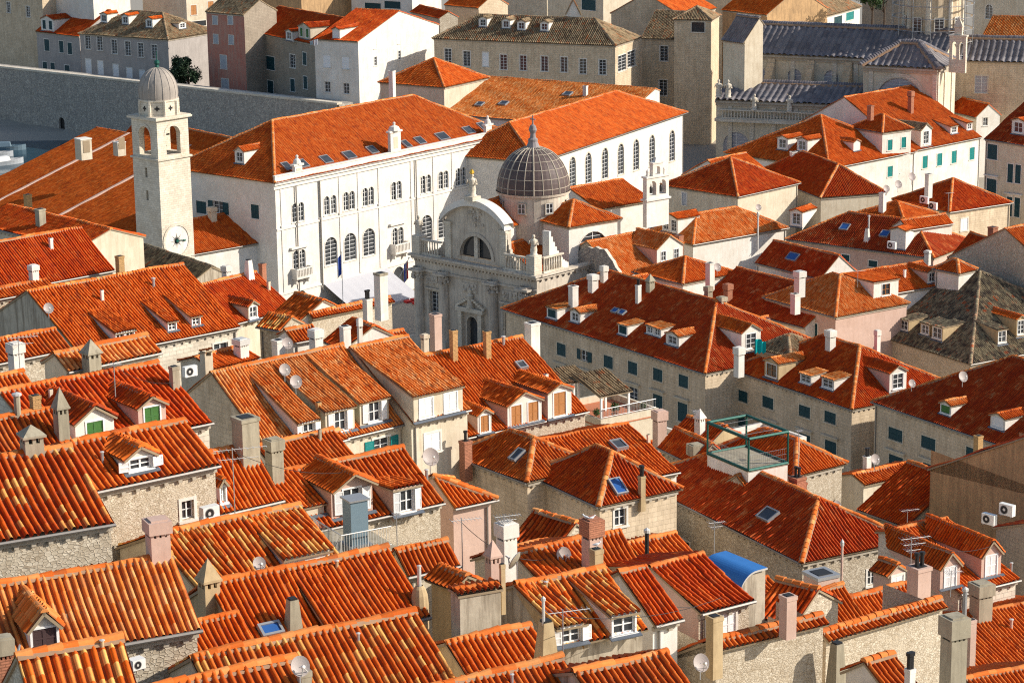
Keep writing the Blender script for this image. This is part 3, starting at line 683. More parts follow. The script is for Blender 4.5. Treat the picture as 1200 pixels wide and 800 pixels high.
def aircon(px,py,D,w,label,U=None,n=None,group='air conditioning units on the walls'):
    D=dm(D); P=at(px,py,D); sc=scl(P); U=unit(U if U is not None else (.77,.64,0)); n=unit(n if n is not None else (.64,-.77,0)); w=w/(sc*max(.4,abs(float(U@CR)))); h=w*.72
    root=thing('air_conditioner',label,'air conditioner',P-Z*h/2,group); m=MB(); m.box(P,U,Z,n,-w/2,w/2,-h/2,h/2,-.02,.30); b=m.build('casing','plastic_white',root)
    m=MB(); k=16; c=P-U*w*.12+n*.305
    for r0,r1,mt in ((.0,h*.12,'metal_pale'),(h*.14,h*.36,'metal_dark'),(h*.36,h*.42,'metal_grey')):
        for i in range(k):
            p=lambda r,j: c+(U*math.cos(2*math.pi*j/k)+Z*math.sin(2*math.pi*j/k))*r
            m.face([p(r0,i),p(r0,i+1),p(r1,i+1),p(r1,i)],mat=mt)
    m.build('fan_grille','metal_dark',root)
    m=MB(); m.box(P,U,Z,n,-w*.4,-w*.34,-h/2-.06,-h/2-.003,-.1,.3); m.box(P,U,Z,n,w*.34,w*.4,-h/2-.06,-h/2-.003,-.1,.3); m.build('bracket','metal_grey',root)
    return root
def G(key,label,E0,E1,K,D,**kw): return house(key,label,E=(E0,E1),K=K,D=D,**kw)
def Hp(key,label,F_,L,R_,K,D,**kw): return house(key,label,F_=F_,L=L,Rr=R_,K=K,D=D,mode='H',**kw)
# ================================================================ foreground, lower left
G('b1','town house whose yellow and orange mixed roof fills the bottom left corner',(178,856),(50,880),(144,746),42,tile='tile_mixed',pitch=.25,kind='town_house')
G('w1','large orange roofed stone house with a single brown louvered dormer at the far left',(237,737),(-40,786),(202,650),49.5,tile='tile_light',pitch=.22,wall='stone_rubble',wh=8)
dormer('w1',53,761,32,29,'gable','cd',wall='plaster_white',ww=.8,wh=.86,rise=.55)
chimney('w1',186,652,38,44,'box','plaster_pink',capmat='plaster_pink')
G('w2','stone house whose orange roof is dotted with pale yellow tiles at the left edge',(135,613),(-40,642),(84,522),60,tile='tile_spotted',pitch=.28,wall='stone_rubble',wh=8)
chimney('w2',38,529,38,32,'pyr','concrete')
G('w3','red roofed rubble house with a gabled dormer and open white shutters',(258,545),(108,577),(217,491),68,tile='tile_orange',pitch=.26,wall='stone_rubble_small',wh=9,wins=(('f',220,597,13,22,'gl'),))
dormer('w3',165,553,31,20,'gable','ow',wall='plaster_white',ww=.72,wh=.7,rise=.45,n=1)
G('w4','small red roof behind the pyramid capped chimney at the left edge',(88,519),(-25,541),(45,478),75,tile='tile_orange',pitch=.25)
chimney('w4',73,513,24,60,'pyr','concrete')
chimney('w4',21,487,11,28,'pipe','concrete')
chimney('w4',42,480,16,17,'plain','brick_yellow')
G('w5','long red roof with two green shuttered gabled dormers',(250,495),(60,534),(185,424),82,tile='tile_red',pitch=.25,wall='stone_pale')
dormer('w5',179,500,29,26,'gable','cg',wall='plaster_pink',ww=.55,wh=.86,rise=.5)
dormer('w5',112,517,40,26,'gable','cg',wall='plaster_white',ww=.42,wh=.86,rise=.75)
chimney('w5',205,455,14,26,'plain','concrete',side='f')
G('w6','pale orange tiled roof with a pagoda topped chimney on the left',(190,413),(80,436),(134,392),97,tile='tile_light',pitch=.27,wall='plaster_cream')
chimney('w6',108,437,29,40,'pyr','concrete')
G('w7','narrow orange roof tucked under the grey gable at the left edge',(84,409),(-25,431),(52,385),110,tile='tile_orange',pitch=.24)
chimney('w7',20,436,24,34,'box','plaster_white',D=93)
G('w8','orange roof behind the thin round chimney pipe at the left edge',(60,478),(-30,497),(8,436),88,tile='tile_orange',pitch=.25)
G('v6','house with yellow streaked orange roof and a long shed dormer behind the pyramid chimney',(412,668),(240,707),(352,590),63,tile='tile_mixed',pitch=.24,wall='plaster_cream')
dormer('v6',262,702,46,14,'shed',n=0,slope=-.9,wall='plaster_cream')
dormer('v6',360,660,50,12,'shed',n=0,slope=-.9,wall='plaster_white')
chimney('v6',246,716,34,64,'pyr','plaster_ochre',D=56.5)
G('v5','broad plain orange roof with a wedge shaped chimney in the lower left',(505,722),(290,770),(455,640),57.5,tile='tile_orange',pitch=.22,wall='plaster_white',gable='plaster_ochre')
dormer('v5',440,762,76,13,'shed',n=0,slope=-.9,wall='plaster_white')
chimney('v5',344,737,30,36,'wedge','concrete')
skylight('v5',317,738,24,12,glass='blue_glaze')
chimney('v5',492,707,26,44,'dome','plaster_ochre')
G('v7','low orange lean to roof between two ridges in the lower left',(302,757),(232,773),(262,718),54,tile='tile_orange',pitch=.2)
G('v1','house with a long ridge and a mixed yellow and orange roof at the bottom',(556,832),(285,896),(512,715),48.5,tile='tile_mixed',pitch=.22,wall='plaster_cream')
G('v2','orange roof at the bottom edge with a grey dish on its square chimney',(392,855),(210,897),(347,769),43.5,tile='tile_orange',pitch=.24)
chimney('v2',357,806,20,22,'plain','concrete')
G('u1','orange roof below the yellow plaster wall at the bottom centre',(662,790),(560,813),(622,731),53,tile='tile_orange',pitch=.22,wall='plaster_ochre')
chimney('u1',640,757,34,30,'wedge','plaster_ochre',D=52)
chimney('u1',637,735,5,38,'pipe','metal_pale',D=51.9,base=.2)
G('u2','orange roof crossing the bottom edge left of the aerial',(705,840),(545,878),(659,769),46.5,tile='tile_orange',pitch=.2)
G('u3','orange roof at the bottom edge in front of the peeling white wall',(838,836),(725,862),(782,763),46,tile='tile_orange',pitch=.21,wall='plaster_stained')
# ================================================================ foreground, middle
G('t0','orange roofed house with a stained peeling wall and two open attic windows',(760,737),(654,759),(708,664),58,tile='tile_mixed',pitch=.24,wall='plaster_stained',k0=0,wh=9,dentil=False,gut=False)
dormer('t0',731,745,30,28,'shed','gl',wall='paint_white',slope=-.95,ww=.86,wh=.8)
dormer('t0',669,755,32,24,'shed','ow',wall='plaster_ochre',slope=.3,ww=.7,wh=.82)
G('t1','low dark red lean to roof beside a purple shaded side wall',(801,725),(768,733),(757,662),63,tile='tile_red',pitch=.2,wall='plaster_white',kind='town_house')
G('t2','brick red roofed house with a white louvered shutter and purple shaded side wall',(885,703),(822,719),(824,649),66,tile='tile_red',pitch=.22,wall='stone_rubble_small',gable='plaster_pink',wins=(('f',854,731,16,26,'cw'),),wh=7)
chimney('t2',837,766,22,46,'plain','plaster_ochre',D=60)
G('z2','windowless yellow plaster building with black soot streaks',(590,689),(537,698),(588,683),57,tile='tile_orange',pitch=.22,wall='plaster_stained',wh=9,dentil=False,gut=False,ft=.1,over=.06)
chimney('z2',589,690,8,30,'plain','plaster_ochre',D=57.3)
G('z1','tiny gabled house with a curved tile edge and small attic window',(530,692),(497,679),(567,674),62,tile='tile_orange',pitch=.22,wall='plaster_ochre',wins=(('f',513,691,4,7,'x'),),dentil=False,gut=False)
G('z3','orange roof directly below the pale rubble wall with beam ends',(540,662),(478,676),(524,631),68,tile='tile_orange',pitch=.23,wall='plaster_cream')
chimney('z3',578,679,24,48,'pyr','plaster_pink',D=61)
chimney('z3',594,660,30,48,'box','plaster_white',D=64)
G('z4','orange roof with the thick brick topped chimney where gulls perch',(720,672),(640,690),(680,630),66,tile='tile_orange',pitch=.24,wall='plaster_cream')
chimney('z4',694,667,30,60,'box','plaster_pink',capmat='brick_red')
chimney('z4',699,678,18,36,'plain','plaster_ochre',D=62)
G('z4b','small orange roof behind the large grey dish at the lower middle',(668,667),(600,682),(642,633),70,tile='tile_orange',pitch=.24,wall='plaster_cream')
G('z4c','steep orange roof panel right of the brick topped chimney',(753,662),(706,673),(727,621),70,tile='tile_orange',pitch=.22)
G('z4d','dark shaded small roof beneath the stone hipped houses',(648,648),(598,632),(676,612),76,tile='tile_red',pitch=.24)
G('z5','small orange roof with a black stove pipe in front of the big hipped roof',(814,647),(755,660),(792,624),80,tile='tile_orange',pitch=.22,wall='plaster_cream')
chimney('z5',758,657,7,40,'pipe','metal_dark')
# ================================================================ foreground, lower right
G('s8','long rubble stone house with a narrow strip of orange roof at the lower right',(972,752),(1112,711),(968,740),66,tile='tile_orange',pitch=.24,wall='stone_rubble_small',wh=10,dentil=False,gut=False,back=7.,wins=(('f',925,803,9,15,'ow'),))
chimney('s8',980,802,30,50,'wedge','concrete',D=64)
G('s8b','rubble stone house with a jagged wall top and tall pale chimney',(842,763),(972,731),(838,750),62,tile='tile_orange',pitch=.24,wall='stone_rubble_small',wh=9,dentil=False,gut=False,back=6.)
chimney('s8b',923,738,22,42,'plain','plaster_pink',D=63,base=.3)
G('s8c','low house with a faded red rolled awning at the bottom right',(1040,812),(1075,801),(1012,775),60,tile='tile_orange',pitch=.24,wall='plaster_white')
G('s9','small ridged orange roof behind the long rubble wall',(1016,725),(935,745),(988,684),76,tile='tile_orange',pitch=.2)
G('s9b','dark red roof behind the tall pale chimney at the lower right',(930,735),(880,722),(960,690),72,tile='tile_red',pitch=.24)
G('s9c','orange roof strip below the quoined stone corner',(1095,706),(1010,727),(1060,680),80,tile='tile_orange',pitch=.22)
chimney('s9c',1076,710,30,48,'plain','plaster_pink',D=74,pots=2)
G('s7','wide finely tiled orange roof in the bottom right corner',(1325,790),(1175,823),(1232,700),92,tile='tile_orange',pitch=.22,wall='plaster_cream')
chimney('s7',1149,724,31,42,'box','concrete')
chimney('s7',1137,780,12,56,'plain','plaster_pink',D=86)
chimney('s7',1116,808,36,88,'box','concrete',D=62)
chimney('s7',1130,722,7,36,'pipe','metal_grey',D=88)
G('s7b','orange roof crossing the bottom right edge',(1290,850),(1190,870),(1228,776),74,tile='tile_orange',pitch=.22)
G('s6','house with twin pink gabled dormers and bright white shutters',(1196,679),(1126,696),(1110,607),100,back=.2,tile='tile_orange',pitch=.22,wall='stone_pale')
dormer('s6',1113,689,26,27,'gable','cw',wall='plaster_pink',ww=.55,wh=.9,rise=.9,cheek='plaster_pink')
dormer('s6',1161,676,26,28,'gable','cw',wall='plaster_pink',ww=.55,wh=.88,rise=.9,cheek='plaster_pink')
G('s6b','tiny pink gabled house left of the twin pink dormers',(1040,676),(1018,668),(1053,661),96,tile='tile_orange',pitch=.22,wall='plaster_pink',near=True,dentil=False,gut=False,wins=(('e0',1052,681,.8,1.2,'cw'),))
Hp('s2','large stone house under a dark red four sided roof with one roof window',(939,660),(737,603),(1047,638),(937,584),112,tile='tile_patched',pitch=.22,wall='stone_rubble',wh=9,wins=(('A',1022,676,12,18,'gl'),('B',800,640,14,16,'x')))
skylight('s2',900,603,12,12,side='f' if HOUSES['s2'].U@CR<0 else 'h')
chimney('s2',936,584,20,20,'plain','brick_red',D=125)
Hp('s1b','stone house with a pyramid roof and a tilted blue roof window',(701,594),(617,567),(801,573),(707,529),112,tile='tile_red',pitch=.22,wall='stone_ashlar',wins=(('B',627,599,7,16,'gl'),('A',727,606,14,20,'gl')))
skylight('s1b',724,570,14,15,side='f' if HOUSES['s1b'].U@CR>0 else 'h',glass='blue_glaze')
chimney('s1b',752,581,10,24,'plain','plaster_ochre',side='f' if HOUSES['s1b'].U@CR>0 else 'h',pots=2)
Hp('s1a','stone house with a small hipped roof and brick chimney at its left corner',(617,566),(524,545),(702,545),(624,513),118,tile='tile_orange',pitch=.22,wall='stone_ashlar')
skylight('s1a',606,533,8,12,side='f' if HOUSES['s1a'].U@CR<0 else 'h')
chimney('s1a',546,546,17,30,'plain','brick_red',pots=1)
G('s1c','bright orange roof with a grey roof window behind the pyramid roof',(797,553),(690,574),(736,496),124,tile='tile_orange',pitch=.23,wall='plaster_white')
skylight('s1c',725,521,14,12)
Hp('s3','house with pale rubble side wall, brick chimney and green metal roof terrace',(932,559),(835,538),(994,543),(886,514),130,tile='tile_orange',pitch=.22,wall='stone_rubble_small',wins=())
chimney('s3',934,580,22,22,'plain','brick_red',D=124,pots=2)
G('s3b','narrow roofed house with a streaked ochre side wall below the wide facade',(834,518),(788,505),(845,500),140,tile='tile_red',pitch=.22,wall='plaster_ochre',wh=8)
chimney('s3b',820,506,16,28,'pyr','plaster_white')
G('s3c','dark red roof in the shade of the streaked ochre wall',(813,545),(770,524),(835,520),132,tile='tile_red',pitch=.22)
chimney('s3c',773,513,20,32,'box','plaster_pink',D=138)
chimney('s3c',850,566,36,48,'pyr','plaster_white',D=137)
chimney('s3c',815,560,22,40,'box','concrete',D=133)
chimney('s3c',829,556,14,30,'pyr','plaster_white',D=136)
G('s3d','low pale orange roof strip right of the terrace frame',(925,572),(882,583),(905,546),126,tile='tile_light',pitch=.22)
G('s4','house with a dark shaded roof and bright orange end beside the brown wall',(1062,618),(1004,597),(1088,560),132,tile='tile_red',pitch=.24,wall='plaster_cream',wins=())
G('s5','tall windowless house with a stained brown wall at the right edge',(1290,600),(1400,575),(1205,510),118,tile='tile_red',pitch=.24,wall='plaster_brown',wh=13,gut=False,dentil=False,back=1.45)
G('s5b','low dark rubble wall house at the right edge below the brown wall',(1290,690),(1380,670),(1210,612),108,tile='tile_red',pitch=.24,wall='stone_dark',wh=10,gut=False,dentil=False,back=.6)
# ================================================================ middle left
G('y1','orange roof with a big gabled dormer and a white shuttered shed dormer',(521,589),(350,627),(473,523),86,tile='tile_orange',pitch=.25,wall='stone_rubble_small',wh=8)
dormer('y1',413,604,46,36,'gable','ow',wall='plaster_pink',ww=.42,wh=.8,rise=.75,eave=.4,cheek='plaster_pink')
dormer('y1',477,602,30,32,'shed','ow',wall='plaster_pink',slope=-.6,ww=.5,wh=.82,cheek='plaster_pink')
dormer('y1',362,606,34,14,'shed',n=0,slope=.35,wall='plaster_cream')
G('y2','small triangular orange roof over a blank pale pink wall',(533,596),(584,585),(525,557),90,tile='tile_orange',pitch=.23,k1=3.,wall='plaster_pink',dentil=False)
G('x2','steep orange roof right of the mossy square chimney',(333,586),(225,611),(296,519),77,tile='tile_orange',pitch=.23,wall='stone_rubble')
chimney('x2',289,534,36,46,'plain','concrete',wy=.5)
chimney('x2',322,552,27,38,'box','concrete',D=84)
dormer('x2',262,592,8,26,'gable','gl',wall='plaster_white',ww=.6,rise=.3)
G('x3','orange roof with two steps of tiles behind the square concrete chimney',(416,533),(325,555),(358,502),97,tile='tile_orange',pitch=.24,wall='plaster_white')
G('x3b','small upper orange roof strip with white wall below the shed dormers',(409,514),(372,524),(397,503),104,tile='tile_orange',pitch=.23,wall='plaster_white')
G('r1','terraced house with three long shed dormers side by side and white shutters',(474,497),(318,535),(402,403),122,tile='tile_light',pitch=.22,wall='plaster_cream',gable='stone_ashlar',wh=9,wins=(('f',447,521,18,16,'ot'),('f',478,516,9,14,'gl')))
dormer('r1',362,517,22,24,'shed','ow',wall='plaster_white',slope=-.95,ww=.55,wh=.85,cheek='plaster_white')
dormer('r1',399,507,32,28,'shed','ow',wall='plaster_cream',slope=-.95,ww=.4,wh=.84,cheek='plaster_sage')
dormer('r1',439,496,32,28,'shed','ow',wall='plaster_cream',slope=-.95,ww=.4,wh=.84,cheek='plaster_sage')
chimney('r1',243,447,18,38,'tiled','plaster_cream',D=124)
chimney('r1',374,501,8,30,'plain','brick_yellow')
chimney('r1',327,424,18,26,'plain','plaster_white',D=138)
chimney('r1',371,414,20,28,'box','plaster_white',D=138)
G('r1b','tall cream house with a wide flat shed dormer holding two white shutters',(552,480),(484,496),(478,393),124,tile='tile_light',pitch=.22,wall='plaster_cream',wh=9,wins=(('f',507,518,17,22,'cw'),))
dormer('r1b',514,489,56,31,'shed','cw',wall='plaster_cream',slope=-.95,n=2,ww=.52,wh=.70,wz=.25)
G('r2','long orange roof with brown shuttered dormers and two yellow brick chimneys',(690,482),(548,513),(612,394),132,tile='tile_orange',pitch=.22,wall='stone_rubble_small',wh=8,wins=(('f',571,523,8,14,'x'),))
dormer('r2',615,497,40,26,'gable','cn',wall='plaster_white',n=2,ww=.6,wh=.9,rise=.8,cheek='plaster_pink')
dormer('r2',656,489,28,32,'gable','cn',wall='plaster_white',ww=.5,wh=.86,rise=.5,cheek='plaster_pink')
dormer('r2',568,508,16,24,'gable','cn',wall='plaster_white',ww=.6,wh=.82,rise=.4,cheek='plaster_pink')
skylight('r2',611,428,10,8)
chimney('r2',532,421,11,34,'plain','brick_yellow')
chimney('r2',571,418,11,30,'plain','brick_yellow')
chimney('r2',624,410,20,32,'plain','plaster_white',D=140)
chimney('r2',511,402,16,34,'plain','plaster_pink',D=150)
chimney('r2',498,404,12,12,'box','plaster_cream',D=142)
G('c1','large orange tiled stone house with three small shed dormers and a grey gable',(97,420),(282,383),(31,341),135,tile='tile_orange',pitch=.22,wall='stone_pale',gable='plaster_stained',wh=9,wins=(('f',259,409,15,14,'gl'),('e0',39,383,6,6,'gl')))
dormer('c1',147,402,20,14,'shed','gl',slope=-.55,ww=.8,wh=.8,n=2)
dormer('c1',202,388,10,12,'shed','gl',slope=-.55,ww=.75,wh=.8)
dormer('c1',230,382,10,12,'shed','gl',slope=-.55,ww=.75,wh=.8)
G('c1b','bright orange ridge rising behind the grey gable at the left',(66,338),(-40,358),(54,327),150,tile='tile_orange',pitch=.24)
chimney('c1b',40,328,15,17,'box','plaster_white')
G('c2','large plain red roof with pale eaves at the left edge',(135,317),(-40,350),(95,266),165,tile='tile_red',pitch=.22,wall='plaster_cream')
chimney('c2',141,318,12,18,'plain','brick_yellow',D=163)
G('c3','old mossy grey tiled roof with a crest of white finials beside the bell tower',(203,348),(118,318),(196,312),205,tile='tile_grey',pitch=.24,wall='plaster_stained',near=True)
G('c7','orange roof with gabled dormers in front of the white palace',(345,362),(275,380),(300,318),168,tile='tile_red',pitch=.22,wall='plaster_cream')
dormer('c7',297,375,10,18,'gable','gl',wall='plaster_cream',ww=.7,rise=.4)
chimney('c7',292,325,16,20,'wedge','plaster_white')
chimney('c7',266,330,14,18,'box','plaster_white',D=171)
chimney('c7',308,327,10,18,'plain','brick_red',D=172)
G('c7b','small gabled orange roofed house with two tiny white windows',(353,375),(320,366),(362,352),150,tile='tile_orange',pitch=.22,wall='plaster_white',wins=(('e0',352,371,4,6,'gl'),('e0',358,369,4,6,'gl')),dentil=False)
G('c8','low rubble house with a patchy old orange roof',(328,388),(300,383),(334,372),144,tile='tile_mixed',pitch=.24,wall='stone_rubble',dentil=False)
G('c9','narrow orange roof on a rubble wall carrying a tall white chimney',(367,374),(463,354),(362,367),150,tile='tile_orange',pitch=.24,wall='stone_rubble_small',dentil=False,gut=False)
chimney('c9',431,368,13,18,'plain','plaster_white',pots=2,D=149)
chimney('c9',447,360,18,40,'plain','plaster_white',D=148,capmat='concrete')
G('c10','small orange roof beside white chimneys in a cluster of low roofs',(378,396),(345,402),(380,381),140,tile='tile_orange',pitch=.24,wall='plaster_white',dentil=False)
G('c10b','dark red little hipped roof among the white chimneys',(402,410),(378,400),(416,382),138,tile='tile_red',pitch=.24,wall='plaster_white',dentil=False)
chimney('c10b',405,406,15,24,'plain','plaster_white',D=136)
chimney('c10b',422,400,8,26,'box','plaster_white',D=138)
G('c10c','low white walled house with orange coping left of the church portal',(478,392),(420,404),(440,386),142,tile='tile_orange',pitch=.24,wall='plaster_white',dentil=False)
G('r0','little orange roof with a white slab chimney beside the blue shuttered window',(306,420),(250,434),(284,405),136,tile='tile_orange',pitch=.24,wall='plaster_cream')
chimney('r0',283,417,22,20,'box','plaster_white',capmat='metal_pale')
# ================================================================ harbour side, left
G('c5','broad red roof left of the bell tower with pale dividing strips',(165,290),(-60,238),(186,186),300,ft=.30,tile='tile_orange',pitch=.25,wall='plaster_cream')
chimney('c5',33,240,11,12,'plain','brick_yellow',D=285)
G('c6','dark shaded roof with a yellow square chimney at the left edge',(90,292),(-30,262),(85,268),190,ft=.35,tile='tile_red',pitch=.25,wall='plaster_cream')
chimney('c6',48,263,14,18,'plain','concrete')
G('c4','low orange roofed wing between the bell tower and the white palace',(224,299),(325,281),(213,262),284,tile='tile_orange',pitch=.25,wall='palace_white',wins=(('f',236,321,12,16,'gl',1.),))
chimney('c4',249,258,13,15,'box','plaster_cream')
G('c4b','faded orange roof behind the bell tower belfry',(232,212),(120,186),(275,162),325,tile='tile_orange',pitch=.25)
# ================================================================ middle right (the wide street houses)
Hp('m3','long stone street house with many dormers and a dark red hipped roof beside the church',(826,438),(587,374),(935,416),(825,352),224,tile='tile_patched',pitch=.24,wall='stone_ashlar',zb=3,near=True,frame='plaster_cream',
   wins=[('B',x,y,10,14,'cb') for x,y in ((658,409.5),(713,424),(741.5,431),(771,439),(801,446.5))]+[('B',685,416.5,8,12,'ob')]+[('B',x,y,10,w,k) for x,y,w,k in ((657,436,12,'cbh'),(685,444,14,'cbh'),(713,452,14,'cbh'),(742,462,16,'glh'),(771,473,21,'cbh'),(800,483,22,'cbh'))])
sB='f' if HOUSES['m3'].U@CR<0 else 'h'; sA='h' if sB=='f' else 'f'
dormer('m3',647,374,12,13,'shed','cb',side=sB,slope=.05,ww=.75,tile='tile_light'); dormer('m3',674,378,11,13,'gable','gl',side=sB,rise=.4,tile='tile_light')
dormer('m3',730,393,10,13,'shed','cb',side=sB,slope=.02,ww=.8,tile='tile_light'); dormer('m3',766,393,16,10,'shed','gl',side=sB,slope=.05,n=2,ww=.7,tile='tile_light'); dormer('m3',788,405,14,13,'gable','gl',side=sB,rise=.4,tile='tile_light')
skylight('m3',721,364,6,5,side=sB,glass='blue_glaze'); skylight('m3',729,366,6,5,side=sB,glass='blue_glaze')
for a in ((672,361,13,26,'plain'),(695,340,15,18,'box'),(708,330,11,18,'box')): chimney('m3',a[0],a[1],a[2],a[3],a[4],'plaster_white',side=sB)
chimney('m3',748,354,8,20,'plain','plaster_white',side=sB,pots=2); chimney('m3',762,341,13,20,'pyr','concrete',side=sB); chimney('m3',866,431,15,24,'box','plaster_white',D=222)
dormer('m3',880,412,24,24,'gable','gl',side=sA,rise=.9,ww=.5,tile='tile_orange')
Hp('m4','stone street house with dark blue green shutters and a row of shed dormers',(998,480),(850,444),(1085,462),(1004,405),212,tile='tile_red',pitch=.24,wall='stone_ashlar',zb=3,near=True,frame='plaster_cream',
   wins=[('B',x,y,11,13,'cb') for x,y in ((870,464),(900,471.5),(943,482),(973,489))]+[('B',943,518,11,19,'cbh'),('B',973.5,526,11,19,'cbh'),('B',870,497,11,17,'cbh'),('B',903,506,11,18,'glh')])
sB='f' if HOUSES['m4'].U@CR<0 else 'h'; sA='h' if sB=='f' else 'f'
dormer('m4',944,450,11,12,'shed','gl',side=sB,slope=.05,ww=.8,tile='tile_light'); dormer('m4',970,456,12,13,'shed','gl',side=sB,slope=.05,ww=.8,tile='tile_light'); dormer('m4',904,444,14,20,'gable','glo',side=sB,rise=.5,ww=.7,wall='plaster_ochre',tile='tile_light')
dormer('m4',1052,459,22,24,'gable','gl',side=sA,rise=.7,ww=.6,cheek='plaster_pink')
chimney('m4',973,409,15,22,'box','plaster_white',side=sB); chimney('m4',1028,405,9,18,'box','plaster_white',D=226)
Hp('m4b','brown tiled small roof above the left end of the shuttered street house',(926,418),(896,406),(968,407),(930,392),224,tile='tile_old',pitch=.24,wall='plaster_ochre',zb=3,near=True)
Hp('m5','stone street house with a deep red roof and two small dormers at the right',(1262,552),(1020,487),(1310,541),(1119,440),183,tile='tile_patched',pitch=.24,wall='stone_ashlar',zb=3,near=True,frame='plaster_cream',
   wins=[('B',1049.5,509,13,14,'cb'),('B',1088,519,13,14,'cb'),('B',1140,532,12,14,'cb'),('B',1050,543,13,18,'cbh'),('B',1090,553,13,18,'cbh')],minp=.3)
sB='f' if HOUSES['m5'].U@CR<0 else 'h'
dormer('m5',1108,486,10,13,'gable','cg',side=sB,rise=.35,ww=.8,tile='tile_light'); dormer('m5',1169,503,13,15,'gable','cw',side=sB,rise=.4,ww=.7,tile='tile_orange'); chimney('m5',1146,531,12,21,'plain','brick_yellow',D=178)
Hp('m6','house with an old grey and black mottled tile roof at the right edge',(1137,427),(998,389),(1222,411),(1141,318),238,tile='tile_grey',pitch=.24,wall='stone_rubble_small',zb=3,near=True)
sB='f' if HOUSES['m6'].U@CR<0 else 'h'; sA='h' if sB=='f' else 'f'
dormer('m6',1059,388,9,14,'shed','gl',side=sB,slope=.05,ww=.75,wall='plaster_ochre'); dormer('m6',1084,393,9,14,'shed','gl',side=sB,slope=.05,ww=.7,wall='plaster_ochre'); dormer('m6',1098,399,10,17,'shed','gl',side=sB,slope=.03,ww=.75,wall='plaster_ochre')
dormer('m6',1174,404,12,18,'shed','gl',side=sA,slope=.1,ww=.8,wall='plaster_ochre'); dormer('m6',1196,395,12,22,'gable','gl',side=sA,rise=.4,ww=.7,wall='plaster_ochre',tile='tile_orange')
Hp('m9','house with a hipped orange roof, boxy dormer and dark door openings',(979,372),(893,351),(1032,362),(986,322),244,tile='tile_light',pitch=.24,wall='plaster_pink',zb=3,near=True,wins=(('B',914,379,10,18,'cb'),('B',952,388,10,20,'cb')))
chimney('m9',937,338,16,20,'box','metal_pale',D=242); chimney('m9',932,358,13,14,'plain','plaster_white',D=240)
G('m10','orange roof with a flat topped dormer and brown framed windows',(1112,333),(1000,352),(1081,306),256,tile='tile_orange',pitch=.24,wall='plaster_white',near=True,zb=3)
dormer('m10',1038,351,32,22,'shed','glo',slope=.02,n=1,ww=.32,wh=.6); dormer('m10',1092,332,12,14,'gable','gl',rise=.4,cheek='plaster_pink')
Hp('m11','small orange pyramid roof on a white box beside the mottled roof',(1124,321),(1092,312),(1146,316),(1126,304),252,tile='tile_orange',wall='plaster_white',near=True,wins=(('B',1112,329,3,6,'x'),))
Hp('m7','long red roof with a metal chimney flue and two small roof windows',(1095,303),(920,272),(1130,290),(1094,258),276,tile='tile_patched',pitch=.25,wall='plaster_pink',zb=3,wins=(('B',991,302,8,7,'cb'),('B',1023,309,9,7,'cb')))
sB='f' if HOUSES['m7'].U@CR<0 else 'h'
dormer('m7',933,266,13,18,'gable','gl',side=sB,rise=.4,tile='tile_orange'); dormer('m7',1052,292,16,22,'gable',n=0,side=sB,rise=.4,tile='tile_orange')
skylight('m7',990,266,9,7,side=sB,glass='blue_glaze'); skylight('m7',1037,274,9,7,side=sB,glass='blue_glaze'); chimney('m7',1016,282,10,14,'wedge','plaster_white',side=sB); chimney('m7',1018,268,3,16,'pipe','metal_pale',side=sB)
chimney('m7',1087,302,10,8,'box','plaster_white',D=272)
G('m8','red roof ending in a plain white gable near the middle of the right half',(961,327),(884,308),(984,299),262,tile='tile_patched',pitch=.25,wall='plaster_white',zb=3)
skylight('m8',929,301,10,7,glass='blue_glaze')
Hp('m14','low hipped roof above white walls left of the plain white gable',(800,333),(740,318),(866,320),(804,301),258,tile='tile_orange',wall='plaster_white',zb=3,near=True)
chimney('m14',832,330,12,22,'plain','plaster_white',D=252)
G('m15','dark red roof with two brick chimneys between hipped roofs',(942,384),(820,352),(955,343),246,tile='tile_patched',pitch=.25,wall='plaster_white',zb=3,near=True)
chimney('m15',853,352,13,19,'box','brick_red'); chimney('m15',830,352,12,16,'box','concrete',D=240); chimney('m15',846,362,14,14,'box','concrete',D=236)
G('m16','gabled house with a teal cloth hung at its window',(869,398),(838,390),(893,372),236,tile='tile_orange',pitch=.24,wall='plaster_white',zb=3,near=True)
G('m16b','orange roof strip beside the dark red roof of the long street house',(915,394),(872,402),(900,370),240,tile='tile_orange',pitch=.24,wall='plaster_white',zb=3,near=True)
Hp('m1','long bright orange hipped roof with a white side dormer above a corbelled wall',(812,287),(765,276),(925,267),(816,250),284,tile='tile_light',pitch=.25,wall='plaster_white',zb=3,near=True)
sB='h' if HOUSES['m1'].U@CR>0 else 'f'
dormer('m1',785,273,17,18,'gable','gl',side=sB,rise=.5,n=2,ww=.6,tile='tile_orange')
chimney('m1',796,290,11,14,'plain','brick_red',D=278); chimney('m1',888,284,3,36,'pipe','metal_pale',D=279)
G('m2','orange roofed house with a scalloped grey parapet gable and a wide front gable',(728,325),(802,310),(708,283),266,tile='tile_light',pitch=.25,wall='plaster_cream',gable='stone_rubble',zb=3,near=True,wins=(('e0',696,312,9,11,'cb'),))
dormer('m2',785,311,32,22,'gable','gl',rise=1.6,n=2,ww=.35,wh=.5,cheek='plaster_pink')
G('m2b','small orange roof piece with a pointed stone chimney behind the long street house',(775,338),(735,346),(765,321),250,tile='tile_orange',wall='plaster_white',zb=3,near=True)
Hp('m13','low cluster roof with dishes and a white chimney on the right',(1060,260),(1000,248),(1100,250),(1055,236),296,tile='tile_orange',wall='plaster_cream',zb=3,near=True)
chimney('m13',1034,248,10,22,'plain','plaster_white')
G('m13b','low orange roof left of the blue grey shadowed wall',(1118,262),(1065,270),(1108,250),284,tile='tile_orange',wall='plaster_white',zb=3,near=True)
